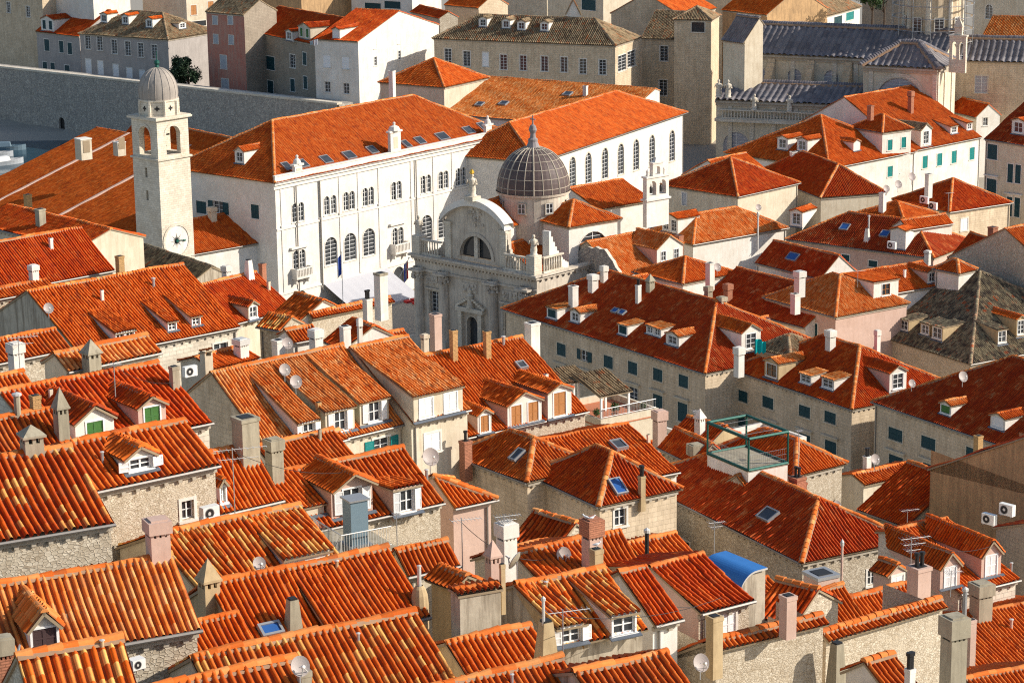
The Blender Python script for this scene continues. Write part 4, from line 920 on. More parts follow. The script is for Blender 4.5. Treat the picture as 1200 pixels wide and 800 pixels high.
G('m17','house with a purple sheet metal roof at the right',(1150,320),(1108,306),(1180,285),262,tile='tile_red',wall='plaster_pink',zb=3,near=True)
G('m18','house with a rubble gable wall above the mottled roof at the right edge',(1245,330),(1300,318),(1205,268),250,tile='tile_orange',wall='stone_rubble',zb=3,near=True)
chimney('m18',1163,282,13,16,'plain','brick_red',D=262)
Hp('g4','house with a half shadowed orange roof and a grey gable wall',(1113,249),(1072,236),(1185,238),(1096,209),306,tile='tile_red',wall='stone_ashlar',zb=3,wins=(('A',1130,263,9,14,'cw'),))
chimney('g4',1088,224,10,20,'plain','plaster_white')
G('g5','tall pale house with pairs of dark shutters at the right edge',(1222,174),(1153,163),(1228,120),318,tile='tile_patched',wall='plaster_cream',zb=3,wins=(('f',1163,178,9,17,'cb'),('f',1184,203,5,21,'cb'),('f',1193,204,5,21,'cb'),('f',1162,219,9,18,'cbh'),('f',1183,242,5,22,'cbh'),('f',1192,243,5,22,'cbh')))
dormer('g5',1193,158,12,16,'gable','gl',rise=.4,tile='tile_orange')
Hp('g1','orange hipped house with green shutters and a wide front gable below the cathedral',(972,198),(880,180),(1068,179),(964,135),332,tile='tile_orange',wall='plaster_white',zb=3,wins=[('A',x,y,7,12,'ct') for x,y in ((1043,201),(1058,196))])
sB='f' if HOUSES['g1'].U@CR<0 else 'h'; sA='h' if sB=='f' else 'f'
dormer('g1',917,176,11,14,'gable','gl',side=sB,rise=.4); dormer('g1',940,178,11,14,'gable','gl',side=sB,rise=.4); dormer('g1',1004,177,9,11,'gable',n=0,side=sA,rise=.4)
chimney('g1',1020,134,9,10,'plain','brick_red',D=345)
Hp('g1c','hipped attic block with two green shuttered windows on the orange house',(1034,156),(996,150),(1071,151),(1031,134),341,tile='tile_orange',wall='plaster_white',zb=6,wins=(('A',1043,170,6,12,'ct'),('A',1059,167,6,12,'ct')))
G('g1b','orange roof with two shed dormers beside the green shuttered house',(1066,178),(1151,161),(1066,114),346,tile='tile_orange',wall='plaster_white',zb=3,wins=[('f',x,y,7,14,'ct') for x,y in ((1084,190),(1101,187),(1118,184),(1139,180))])
dormer('g1b',1118,157,10,9,'shed','gl',slope=.2); dormer('g1b',1136,153,8,9,'shed','gl',slope=.2); dormer('g1b',1085,172,15,20,'gable','gl',rise=1.,ww=.45,tile='tile_old'); chimney('g1b',1067,132,9,24,'box','brick_red')
Hp('g2','hipped roof above pale yellow walls beside the church bell gable',(865,231),(788,214),(905,222),(859,184),306,tile='tile_red',wall='plaster_cream',zb=3,wins=(('B',802,233,5,14,'cy'),))
Hp('g3','wide hipped roof with a dimmed left side right of the church',(961,232),(885,215),(1040,226),(957,192),312,tile='tile_red',wall='plaster_cream',zb=3)
chimney('g3',930,190,10,12,'plain','plaster_white',D=330)
G('g3b','small orange roof corner beside the hotel like palace tower',(860,214),(905,204),(850,188),322,tile='tile_orange',wall='plaster_white',zb=3)
G('g6','white gabled house with a dark red roof below the bell cote',(1143,138),(1103,128),(1159,122),374,tile='tile_red',wall='plaster_white',zb=3,wins=(('e0',1155,140,6,9,'gl'),))
# ================================================================ the bell tower
def sidebox(P,A,ln,B,wd): pass
def bell_tower():
    f=at(183,140,285); zt=f[2]; A=np.array([.78,.626,0]); B=np.array([-A[1],A[0],0]); s=scl(f)
    r=atz(222,134,zt); A=unit((r-f)*np.array([1,1,0])); B=np.array([-A[1],A[0],0]); a=float((r-f)@A); a=max(4.6,min(a,5.6))
    zb=.3; c=f+(A+B)*a/2; root=thing('bell_tower','tall square white stone clock tower with open belfry and grey dome','bell tower',(c[0],c[1],zb)); BASES.append((c[0],c[1],3,6))
    ang=math.atan2(A[1],A[0]); cc=np.array([c[0],c[1],0]); z1=atz(185,188,0)[2]; 
    # belfry floor height from the ledge line at y=187
    d=ray(186,188); zfl=CZ+d[2]*(f[1]/d[1]); m=MB(); h=a/2-.12
    def fac(n,U,z0,z1_,holes,hh,mm,rev): facade(mm,cc+n*hh-U*hh,U,n,2*hh,z0,z1_,holes,rev=rev)
    dirs=[(-B,A),(-A,B),(A,B),(B,A)]
    for n,U in dirs:
        hs=[]
        if n is dirs[1][0]: hs=[(h-.22,h+.22,zfl-2.4,zfl-1.2),(h-.22,h+.22,zfl-5.2,zfl-4.0)]
        fac(n,U,zb,zfl-.15,hs,h,m,.4)
    m.build('shaft','stone_pale',root)
    m=MB(); m.abox(cc,a/2+.1,a/2+.1,zfl-.15,zfl+.06,ang); m.build('cornice','stone_pale',root)
    m=MB(); h2=a/2-.16; aw=1.1
    for n,U in dirs: fac(n,U,zfl+.06,zt-.25,[(h2-aw,h2+aw,zfl+.35,zt-1.1,1.)],h2,m,.7)
    for n,U in dirs:     # inner faces of the belfry so that it reads as thick walls
        fac(n,U,zfl+.06,zt-.25,[(h2-.7-aw,h2-.7+aw,zfl+.35,zt-1.1,1.)],h2-.7,m,.01)
    m.abox(cc,h2-.02,h2-.02,zt-.27,zt-.25,ang); b=m.build('belfry','stone_pale',root)
    for n,U in dirs:
        fr=MB(); k=12; zc=zt-1.1-aw; P=cc+n*h2
        for i in range(k):
            t0,t1=math.pi*i/k,math.pi*(i+1)/k
            q=[P-U*math.cos(t)*rr+Z*(zc+math.sin(t)*rr)+n*.06 for t,rr in ((t0,aw),(t1,aw),(t1,aw+.3),(t0,aw+.3))]; fr.face(q)
            fr.face([q[3],q[2],q[2]-n*.07,q[3]-n*.07])
        fr.build('arch_moulding','stone_pale',b)
    m=MB(); m.abox(cc,a/2+.22,a/2+.22,zt-.25,zt-.02,ang); m.abox(cc,a/2+.1,a/2+.1,zt-.02,zt+.1,ang); m.build('cornice','stone_pale',root)
    dtop=ray(184,115); zo=CZ+dtop[2]*(c[1]/dtop[1]); ro=a*.46
    m=MB(); m.lathe(cc,[(ro,zt+.1),(ro,zo-.2),(ro+.15,zo-.2),(ro+.15,zo),(0,zo)],8,a0=ang+math.pi/8,a1=ang+math.pi/8+2*math.pi); o=m.build('octagonal_drum','stone_pale',root)
    for th in (ang-math.pi/2,ang-math.pi,ang-math.pi*.75,ang-math.pi*.25):
        n=np.array([math.cos(th),math.sin(th),0]); U=np.array([-n[1],n[0],0]); q=MB(); P=cc+n*(ro*.924+.0)+Z*((zt+zo)/2); q.box(P,U,Z,n,-.3,.3,-.09,.09,-.02,.03);q.box(P,U,Z,n,-.09,.09,-.3,.3,-.02,.035); q.build('cross_opening','metal_dark',o)
    for k in range(8):
        th=ang+math.pi/8+k*math.pi/4; q=MB(); q.lathe(cc+np.array([math.cos(th),math.sin(th),0])*ro,[(.2,zt+.1),(.2,zo-.2)],6); q.build('pilaster','stone_pale',o)
    dd=ray(184,79); zd=CZ+dd[2]*(c[1]/dd[1]); R_=ro*.98; hd=zd-zo
    prof=[(R_*1.0,zo),(R_*1.03,zo+hd*.2)]+[(R_*1.03*math.cos(t),zo+hd*.2+hd*.8*math.sin(t)) for t in np.linspace(.1,math.pi/2,10)]
    m=MB(); m.lathe(cc,prof,16); d_=m.build('dome','dome_stone',root,smooth=True)
    m=MB()
    for k in range(16):
        th=2*math.pi*k/16; n=np.array([math.cos(th),math.sin(th),0])
        for p,q in zip(prof,prof[1:]): m.tube(cc+n*p[0]+Z*p[1],cc+n*q[0]+Z*q[1],.045,5,caps=False)
    m.build('dome_rib','dome_stone',d_)
    m=MB(); m.lathe(cc,[(.3,zd-.1),(.2,zd+.3),(.35,zd+.5),(.3,zd+.8),(.05,zd+.9),(.03,zd+2.)],10); m.build('finial','metal_green',root)
    # bell with its frame
    m=MB(); zc=zfl+1.1; m.lathe(cc,[(.75,zc),(.62,zc+.25),(.5,zc+.8),(.38,zc+1.1),(.0,zc+1.2)],14); m.tube(cc+A*1.4+Z*(zc+1.35),cc-A*1.4+Z*(zc+1.35),.1,6); m.build('bell','metal_dark',root)
    # clock face on the right hand side
    P=onplane(207,282,cc-B*h,-B); n=-B; U=A; rr=20/(scl(P)*.96); m=MB(); k=32
    for i in range(k):
        t0,t1=2*math.pi*i/k,2*math.pi*(i+1)/k; cs=lambda t,r,d:P+U*math.cos(t)*r*.98+Z*math.sin(t)*r+n*d
        m.face([cs(t0,rr,.10),cs(t1,rr,.10),cs(t1,rr*.86,.10),cs(t0,rr*.86,.10)]); m.face([cs(t0,rr,.10),cs(t1,rr,.10),cs(t1,rr,-.02),cs(t0,rr,-.02)]); m.face([cs(t0,rr*.86,.10),cs(t1,rr*.86,.10),cs(t1,rr*.86,.02),cs(t0,rr*.86,.02)])
    ck=m.build('clock_ring','stone_pale',root); m=MB()
    for i in range(k):
        t0,t1=2*math.pi*i/k,2*math.pi*(i+1)/k; cs=lambda t,r,d:P+U*math.cos(t)*r*.98+Z*math.sin(t)*r+n*d
        m.face([P+n*.02,cs(t0,rr*.87,.02),cs(t1,rr*.87,.02)])
    m.build('clock_face','plaster_white',ck); m=MB()
    for i in range(16):
        t=2*math.pi*i/16; r1=rr*(.46 if i%2==0 else .3); d=U*math.cos(t)+Z*math.sin(t); e=-U*math.sin(t)+Z*math.cos(t); m.face([P+n*.05+d*.2+e*.06,P+n*.05+d*.2-e*.06,P+n*.05+d*r1])
    m.build('star_hand','metal_dark',ck); m=MB(); m.lathe(P,[(0,0)],3); m=MB(); m.tube(P,P+n*.22,.2,12); m.tube(P+U*.2+n*.1,P+U*1.15-Z*.1+n*.1,.05,5); m.tube(P+U*1.0-Z*.1+n*.1,P+U*1.3-Z*.12+n*.1,.12,8); m.build('clock_hand','metal_green',ck)
bell_tower()
# ================================================================ the white palace (city hall)
def white_palace():
    ups=[(345.5,249.5),(353,248),(383,241),(391,239.5),(405.5,236),(412.5,234.5),(428,231),(435,229.5),(461.5,224),(467.5,222.5),(496,216.5),(502,215),(516.5,211.5),(522.5,210.3),(537,207.5),(543,206.3),(567,201.5),(573.5,200)]
    wins=[('A',x,y,1.0,2.4,'gl',1.) for x,y in ups]+[('A',x,y,1.05,2.9,'gl',1.) for x,y in ((347,307),(354.6,305.3),(463,280),(469.7,278.6))]+[('A',x,y,2.3,3.6,'gl',1.) for x,y in ((388,294),(410.5,289),(432.5,283.5),(500,267.5),(520,263))]
    wins+=[('B',236,243,13,14,'cb'),('B',256,243,13,14,'ob'),('B',299,248,10,16,'cb')]+[('A',467.5,327,2.2,3.4,'x',1.),('A',354,352,1.5,2.6,'x',1.),('A',408,345,2.2,3.2,'x',1.),('A',432,340,2.2,3.2,'x',1.)]
    H=Hp('hall','long white palace with arched windows, orange roof and a white awning','',None,None,None,0) if False else house('hall','long white palace with arched windows and a big plain orange roof',F_=(322,215),L=(175,200),Rr=(600,157),K=(317,141),D=288,mode='H',tile='tile_orange',pitch=.25,wall='palace_white',zb=.3,wins=wins,kind='palace',cat='palace',group=None,lead='A',over=.5,near=False,frame='palace_white',dentil=False,tan=.6,caps='tile_light',amp=.75)
    root=H.root; s=H.sides['A']; P0=np.array([s.P[0],s.P[1],0]); n=s.n; U=s.U; zE=H.zE
    m=MB(); m.box(P0,U,Z,n,-.4,s.L+.4,zE-.9,zE-.35,-.02,.22); m.box(P0,U,Z,n,-.5,s.L+.5,zE-.35,zE-.1,-.02,.5); m.box(P0,U,Z,n,-.3,s.L+.3,zE-.1,zE+.75,.12,.36); m.box(P0,U,Z,n,-.35,s.L+.35,zE+.75,zE+.9,.05,.45); m.build('cornice','palace_white',root)
    zl=onplane(345,262,s.P,n)[2]; m=MB(); m.box(P0,U,Z,n,0,s.L,zl-.45,zl-.2,-.02,.14); 
    zl2=onplane(350,338,s.P,n)[2]; m.box(P0,U,Z,n,0,s.L,zl2-.3,zl2-.05,-.02,.14); m.build('string_course','palace_white',root)
    for px in (330,375,398,420,444,482,508,530,556,584):
        u=float((onplane(px,250-(px-330)*.2,s.P,n)-s.P)@U); m=MB(); m.box(P0,U,Z,n,u-.16,u+.16,zl2,zE-.9,-.02,.09); m.box(P0,U,Z,n,u-.28,u+.28,zl-.2,zl+.1,-.02,.2); m.build('pilaster','palace_white',root)
    for px,w,h in ((461,2.0,3.4),(347,1.3,1.6),(570,1.2,1.8)):     # attic aedicules on the parapet
        u=float((onplane(px,185-(px-461)*.2,s.P,n)-s.P)@U); m=MB(); m.box(P0,U,Z,n,u-w/2,u+w/2,zE+.9,zE+h,.0,.5); m.box(P0,U,Z,n,u-w/2-.25,u+w/2+.25,zE+h,zE+h+.25,-.1,.6)
        q=P0+U*u+Z*(zE+h+.25)+n*.25; m.lathe(q,[(w*.42,0),(w*.3,.5),(.15,.7),(.2,1.),(0,1.15)],8); m.box(P0,U,Z,n,u-.4,u+.4,zE+1.3,zE+h-.6,.5,.54,'plaster_cream'); m.build('attic_ornament','palace_white',root)
    for px,py in ((351,322),(466,293)):     # balconies
        X=onplane(px,py,s.P,n); u=float((X-s.P)@U); z=float(X[2]); m=MB(); m.box(P0,U,Z,n,u-1.5,u+1.5,z-.3,z,-.02,1.); m.box(P0,U,Z,n,u-1.5,u+1.5,z+.9,z+1.05,.85,1.); 
        for i in range(11): m.box(P0,U,Z,n,u-1.45+i*.28,u-1.33+i*.28,z,z+.9,.87,.98)
        for e in (-1.5,1.4): m.box(P0,U,Z,n,u+e,u+e+.1,z,z+1.05,0,.95)
        for e in (-1.2,1.0): m.box(P0,U,Z,n,u+e,u+e+.2,z-1.,z-.3,-.02,.6)
        m.build('balcony','palace_white',root); m=MB(); m.box(P0,U,Z,n,u-1.6,u+1.6,z+3.5,z+3.75,-.02,.4); m.build('window_hood','palace_white',root)
    for px,py in ((345,206),(373,205),(486,190),(590,165)):
        u=float((onplane(px,py,s.P,n)-s.P)@U)
        if .2<u<s.L-.2: m=MB(); m.tube(P0+U*u+n*.2+Z*(zE-.9),P0+U*u+n*.2+Z*3,.09,6); m.build('drainpipe','gutter',root)
    for i,(px,py,w) in enumerate(((336,195,7),(354,192,9),(382,187,9),(409,182,10),(436,176,8),(476,169,6),(492,165,8),(518,160,11),(549,153,9),(565,148,7))): skylight('hall',px,py,w,1.5,side='f' if H.U@CR>0 and H.U is not None and abs(float(H.U@s.U))>.9 else 'h',frame='metal_grey')
    for px,py in ((383,147),(424,139),(461,132),(500,125)): pass
    dormer('hall',281,192,12,15,'gable','gl',side='h' if abs(float(H.U@s.U))>.9 else 'f',rise=.6,wall='plaster_white')
    return H
hall=white_palace()
def awning():
    s=hall.sides['A']; n=s.n; U=s.U; X0=onplane(379,333,s.P,n); X1=onplane(453,317,s.P,n); h0=float(X0[2]); u0=float((X0-s.P)@U); u1=float((X1-s.P)@U); P0=np.array([s.P[0],s.P[1],0]); P=P0+n*.15+U*u0
    root=thing('awning','large white fabric awning sloping out from the white palace wall','awning',P+U*(u1-u0)/2+Z*.3); m=MB(); L=u1-u0; k=14; out=5.6; dz=2.9
    for i in range(k):
        for j in range(6):
            q=lambda a,b: P+U*L*a/k+n*out*b/6+Z*(h0-dz*b/6-.25*math.sin(math.pi*b/6)*(1 if a%2 else .6)*.5)
            m.face([q(i,j),q(i+1,j),q(i+1,j+1),q(i,j+1)])
    for i in range(k): m.face([P+U*L*i/k+n*out+Z*(h0-dz),P+U*L*(i+1)/k+n*out+Z*(h0-dz),P+U*L*(i+1)/k+n*out+Z*(h0-dz-.7),P+U*L*i/k+n*out+Z*(h0-dz-.7)])
    m.build('canopy','canvas_white',root)
    for i in range(4): m=MB(); q=P+U*(L*(.02+.96*i/3))+n*(out-.05); m.tube(q+Z*.3,q+Z*(h0-dz),.05,6); m.build('post','metal_grey',root)
    for i in range(6):    # red seats of the cafe terrace
        q=P+U*(L*.72+i%3*1.3)+n*(out+.9+i//3*1.4); t=thing('cafe_table','cafe table under a red cloth beside the white awning','table',q+Z*.3,'red cafe tables by the awning'); m=MB(); zz=np.array([q[0],q[1],.3]); m.abox(zz,.42,.42,.72,.78,.6); m.abox(zz,.40,.40,.35,.719,.6); m.build('tablecloth','canvas_red',t); m=MB(); m.lathe(zz,[(.25,0),(.04,.05),(.04,.7)],8); m.build('leg','metal_dark',t)
awning()
def flag(px,py,D,h,label,cols,fw=1.3,lean=0,n_=None):
    P=at(px,py,D); hh=h/(scl(P)*.965); root=thing('flag',label,'flag',P,None); m=MB(); top=P+Z*hh+CR*lean; m.tube(P,top,.045,6); m.lathe(top,[(.09,0),(.09,.1),(0,.16)],8); m.build('pole','metal_pale',root)
    m=MB(); d=np.array([-.35,-.2,0]); 
    for k,c in enumerate(cols):      # the cloth hangs in folds along the pole
        for i in range(8):
            x=lambda a:P+Z*(hh-.2)*1.0+CR*lean*.95+np.array([-.06-.55*(k+a)/len(cols)*.9, .12*math.sin(6*(k+a)/len(cols)),-1.*(k+a)/len(cols)*.55])
            m.face([x(0)-Z*(fw*1.5*i/8),x(1)-Z*(fw*1.5*i/8),x(1)-Z*(fw*1.5*(i+1)/8),x(0)-Z*(fw*1.5*(i+1)/8)],mat=c)
    m.build('flag_cloth',cols[0],root)
flat('flag_red',(.65,.03,.03),.8,0,.1);flat('flag_blue',(.02,.06,.35),.8,0,.1)
flag(402,357,280,60,'blue flag hanging on a white pole before the arched windows',['flag_blue','flag_blue','canvas_white'],1.6)
flag(468,325,281,22,'red white and blue flag over the palace doorway',['flag_red','canvas_white','flag_blue'],1.5,lean=1.2)
# ================================================================ Gothic windowed palace behind
Hg=G('rector','white palace with a row of pointed gothic windows and vivid orange roof',(630,190.5),(806,132),(641,143.4),312,k0=6.,K1=(722,120),tile='tile_orange',wall='palace_white',zb=.3,kind='palace',cat='palace',group=None,frame='stone_pale',over=.5,amp=.75,
   wins=[('f',x,y,1.9,35,'gl',1.5) for x,y in ((671,202),(689.5,197),(709,191.5),(727.5,186.5),(745.5,181.5),(764,176.5),(787.5,171))])
G('rear','faded orange roof with a chimney behind the gothic windowed palace',(716,150),(500,132),(722,104),346,ft=.3,back=.12,tile='tile_light',wall='palace_white',zb=.3,kind='palace',cat='palace',group=None)
chimney('rear',686,112,7,11,'plain','plaster_white'); skylight('rear',665,110,9,6); skylight('rear',562,122,8,6); skylight('rear',590,121,9,6)
# ================================================================ the domed church
def statue(P,h,name='statue',parent=None,mat='stone_pale'):
    m=MB(); s=h/2.; m.lathe(P,[(.38*s,0),(.36*s,.12*s),(.30*s,.14*s),(.34*s,.5*s),(.27*s,.95*s),(.34*s,1.35*s),(.30*s,1.52*s),(.10*s,1.6*s),(.09*s,1.66*s),(.15*s,1.74*s),(.155*s,1.85*s),(.1*s,1.97*s),(0,2*s)],12)
    m.tube(P+np.array([.30*s,-.05,1.48*s]),P+np.array([.42*s,-.22*s,1.05*s]),.085*s,6,r2=.07*s); m.tube(P+np.array([.42*s,-.22*s,1.05*s]),P+np.array([.22*s,-.42*s,1.2*s]),.07*s,6,r2=.05*s)
    m.tube(P+np.array([-.30*s,-.05,1.48*s]),P+np.array([-.46*s,-.1*s,1.1*s]),.085*s,6,r2=.06*s); m.tube(P+np.array([-.46*s,-.1*s,1.1*s]),P+np.array([-.40*s,-.35*s,1.45*s]),.06*s,6,r2=.05*s)
    return m.build(name,mat,parent,smooth=True)
def balustrade(P,U,n,L,h,parent,mat='stone_pale',name='balustrade',sp=.32):
    m=MB(); m.box(P,U,Z,n,0,L,0,.2,-.2,.12); m.box(P,U,Z,n,-.02,L+.02,h-.2,h,-.22,.14)
    for i in range(int(L/sp)): m.lathe(P+U*(sp*(i+.5))-n*.04,[(.09,.2),(.12,.2+h*.22),(.06,h*.62),(.09,h-.2)],6)
    return m.build(name,mat,parent)
for (x_,y_) in ((330,398),(420,402),(480,405),(540,415),(590,425),(640,445),(700,470),(760,492),(820,512),(870,530),(940,545),(1000,560),(1080,585),(1150,610)):
    p_=atz(x_,y_,.5); BASES.append((p_[0],p_[1],.6,4)); BASES.append((p_[0]-2,p_[1]+3,.6,4))
def church():
    f=at(629,322,268); zc=f[2]; l=atz(486,296,zc); U=unit((f-l)*np.array([1,1,0])); W=np.array([-U[1],U[0],0]); n=-W; Lf=float((f-l)@U)   # U runs left to right along the front
    P0=np.array([l[0],l[1],0]); zb=.3; root=thing('church','domed white stone baroque church with statues and orange cross shaped roofs','church',(P0+U*Lf/2)+Z*zb); BASES.append((*(P0+U*Lf/2+W*8)[:2],3,10)); BASES.append((*(P0+U*Lf/2+W*18)[:2],3,10))
    X=lambda px,py:onplane(px,py,P0+n*.0,n); uu=lambda px,py:float((X(px,py)-P0)@U)
    m=MB(); hs=[]
    ud=uu(553.5,385); zdt=float(X(553.5,371)[2]); hs.append((ud-.85,ud+.85,zb+.5,zdt,1.)); uw=[uu(509,356),uu(596,366)]; zw=float(X(509,366)[2])
    hs+=[(a-.7,a+.7,zw,zw+2.6) for a in uw]
    facade(m,P0,U,n,Lf,zb-1,zc-.2,hs,rev=.6); facade(m,P0+U*Lf,W,U,21,zb-1,zc-.2,[],rev=.3); facade(m,P0,W,-U,21,zb-1,zc-.2,[]); facade(m,P0+W*21,U,W,Lf,zb-1,zc-.2,[]); m.build('wall','church_stone',root)
    window(root,P0+U*ud+Z*(zb+.5),U,n,1.7,zdt-zb-.5,'x','stone_pale',rev=.6,arch=1.,nm='portal')
    for a in uw: window(root,P0+U*a+Z*zw,U,n,1.4,2.6,'gl','stone_pale',rev=.5)
    m=MB(); m.box(P0,U,Z,n,ud-1.9,ud-1.3,zb,zdt+.6,-.02,.5); m.box(P0,U,Z,n,ud+1.3,ud+1.9,zb,zdt+.6,-.02,.5); m.box(P0,U,Z,n,ud-2.2,ud+2.2,zdt+.6,zdt+1.1,-.02,.6)
    for s_ in (-1,1):
        for k in range(6):
            a=k/6*1.9; m.box(P0,U,Z,n,ud+s_*(2.1-a)-.2,ud+s_*(2.1-a)+.2,zdt+1.1+a*.55,zdt+1.35+a*.55,-.02,.45)
    m.lathe(P0+U*ud+n*.25,[(.5,zdt+1.1),(.35,zdt+2.),(.45,zdt+2.6),(.2,zdt+2.9),(.24,zdt+3.3),(0,zdt+3.5)],10); m.build('portal_surround','stone_pale',root)
    # entablature with dentils
    m=MB(); m.box(P0,U,Z,n,-.5,Lf+.5,zc-.25,zc,-.3,.75); m.box(P0,U,Z,n,-.3,Lf+.3,zc-.6,zc-.25,-.3,.4); m.box(P0,U,Z,n,-.2,Lf+.2,zc-2.,zc-1.75,-.1,.25)
    for i in range(int(Lf/.55)): m.box(P0,U,Z,n,.1+i*.55,.36+i*.55,zc-.85,zc-.6,-.02,.3)
    Q=P0+U*Lf; m.box(Q,W,Z,U,.31,21,zc-.25,zc-.003,-.3,.6); m.box(Q,W,Z,U,.31,21,zc-.6,zc-.25,-.3,.3)
    for i in range(20): m.box(Q,W,Z,U,.6+i,.9+i,zc-.85,zc-.6,-.02,.25)
    m.build('cornice','church_stone',root)
    for px in (493,522,579.5,618):
        a=uu(px,345); m=MB(); m.lathe(P0+U*a+n*.25,[(.8,zb),(.8,zb+1.4),(.62,zb+1.5),(.66,zb+2.5),(.56,zc-3.2),(.6,zc-3.),(.7,zc-1.5),(.86,zc-2.05),(.9,zc-2.)],16); m.build('column','church_stone',root,smooth=False)
    rr_=np.random.default_rng(3)
    for px in (493,522,579.5,618):     # leafy capitals and pedestals
        a=uu(px,345); m=MB()
        for k_ in range(26):
            t_=rr_.uniform(math.pi,2*math.pi); q=P0+U*a+n*.25+U*math.cos(t_)*.78-n*math.sin(t_)*.78*1.+Z*(zc-rr_.uniform(2.1,2.9)); m.abox(q,.14,.14,-.16,.16,t_,taper=.4)
        m.abox(P0+U*a+n*.3,1.0,.9,zc-2.,zc-1.74,math.atan2(U[1],U[0])); m.build('capital','church_stone',root); m=MB(); m.abox(P0+U*a+n*.3,1.0,.9,zb-1,zb+1.5,math.atan2(U[1],U[0])); m.build('pedestal','church_stone',root)
    for px in (507,550.5,598,634):
        a=uu(px,345) if px<630 else Lf-.5; m=MB(); m.box(P0,U,Z,n,a-.45,a+.45,zb,zc-2.,-.02,.16) if px not in(550.5,507,598) else m.box(P0,U,Z,n,a-1.2,a+1.2,zc-3.6,zc-2.5,-.02,.12)
        for k_ in range(16): q=P0+U*(a+rr_.uniform(-1.,1.))+n*.12+Z*(zc-3.05+rr_.uniform(-.4,.4)); m.abox(q,.16,.14,-.13,.13,rr_.uniform(0,3),taper=.5)
        m.build('carved_panel','church_stone',root)
    for a in uw:
        m=MB(); m.box(P0,U,Z,n,a-1.2,a+1.2,zw+2.85,zw+3.05,-.02,.35); m.box(P0,U,Z,n,a-1.1,a-.8,zw-.4,zw+2.84,-.02,.14); m.box(P0,U,Z,n,a+.8,a+1.1,zw-.4,zw+2.84,-.02,.14); m.build('window_surround','church_stone',root)
    # attic with segmental pediment and thermal window
    a0,a1=uu(519,302),uu(590,314); zs=float(X(516,258)[2]); rise=2.3; am=(a0+a1)/2; c=(a1-a0)/2+.3; Rr=(c*c+rise*rise)/(2*rise); zc0=zs+rise-Rr; th=math.asin(min(1,c/Rr)); k=18
    arc=[(am+Rr*math.sin(-th+2*th*i/k),zc0+Rr*math.cos(-th+2*th*i/k)) for i in range(k+1)]
    m=MB(); rw=2.55; wz=zc+.5; pts=lambda u,z,d=0:P0+U*u+Z*z-W*d
    wa=[(am+rw*math.cos(math.pi*i/k),wz+rw*1.03*math.sin(math.pi*i/k)) for i in range(k+1)]   # right to left
    top=[(min(max(x,a0),a1),z) for x,z in arc][::-1]
    for i in range(k): m.face([pts(*wa[i],-.6),pts(*top[i],-.6),pts(*top[i+1],-.6),pts(*wa[i+1],-.6)]); m.face([pts(*wa[i],-.6),pts(*wa[i+1],-.6),pts(*wa[i+1],-1.1),pts(*wa[i],-1.1)])
    for x0,x1 in ((a0,am-rw),(am+rw,a1)): m.face([pts(x0,zc,-.6),pts(x1,zc,-.6),pts(x1,wz,-.6),pts(x0,wz,-.6)])
    m.face([pts(am+rw,wz,-.6),pts(a1,wz,-.6),pts(*top[0],-.6)]);m.face([pts(am-rw,wz,-.6),pts(a0,wz,-.6),pts(*top[-1],-.6)])
    m.face([pts(am-rw,zc,-.6),pts(am+rw,zc,-.6),pts(am+rw,wz,-.6),pts(am-rw,wz,-.6)])
    for u in (a0,a1): m.face([pts(u,zc,-.6),pts(u,zs+.4,-.6),pts(u,zs+.4,-1.4),pts(u,zc,-1.4)])
    at_=m.build('attic','church_stone',root)
    m=MB()
    for i in range(k):
        (x0,y0),(x1,y1)=arc[i],arc[i+1]
        A=[pts(x0,y0,.1),pts(x1,y1,.1),pts(x1,y1+.75,.1),pts(x0,y0+.75,.1)]; B=[pts(x0,y0,-1.5),pts(x1,y1,-1.5),pts(x1,y1+.75,-1.5),pts(x0,y0+.75,-1.5)]
        m.face(A); m.face([A[3],A[2],B[2],B[3]]); m.face([A[0],A[1],B[1],B[0]]); m.face(B)
    m.build('pediment','palace_white',at_)
    m=MB()
    for i in range(k):     # moulding round the thermal window
        (x0,y0),(x1,y1)=wa[i],wa[i+1]; g_=lambda x,y,f_:(am+(x-am)*f_,wz+(y-wz)*f_); q=[pts(*g_(x0,y0,1.),-.45),pts(*g_(x1,y1,1.),-.45),pts(*g_(x1,y1,1.16),-.45),pts(*g_(x0,y0,1.16),-.45)]; m.face(q); m.face([q[3],q[2],pts(*g_(x1,y1,1.16),-.62),pts(*g_(x0,y0,1.16),-.62)])
    m.build('arch_moulding','church_stone',at_); m=MB()
    for k_ in range(30): q=P0+U*(am+rr_.normal(0,.55))-W*-.62*0+W*.55+Z*(zs+1.1+rr_.normal(0,.5)); m.abox(q,.17,.2,-.16,.16,rr_.uniform(0,3),taper=.5)
    m.build('carving','church_stone',at_)
    for s_ in (-1,1):      # side volutes of the attic
        m=MB()
        for k_ in range(9):
            t_=k_/9; e_=(a0-.05 if s_<0 else a1+.05)+s_*(2.2*t_**1.5); m.box(P0,U,Z,n,min(e_,e_-s_*.3),max(e_,e_-s_*.3)+.01,zc,zc+.4+3.6*(1-t_)**1.7,-1.1,-.7)
        m.build('volute','church_stone',at_)
    m=MB(); m.face([pts(x,z,-1.05) for x,z in wa]); m.build('pane','window_glass',at_); m=MB()
    m.box(P0,U,Z,n,am-.28,am+.28,wz,wz+rw,-.95,-.55); m.build('mullion','stone_pale',at_)
    for e in (a0+.45,a1-.45): m=MB(); m.box(P0,U,Z,n,e-.5,e+.5,zc,zs-.1,-.65,-.4); m.box(P0,U,Z,n,e-.62,e+.62,zs-.4,zs-.05,-.65,-.25); m.build('pilaster','stone_pale',at_)
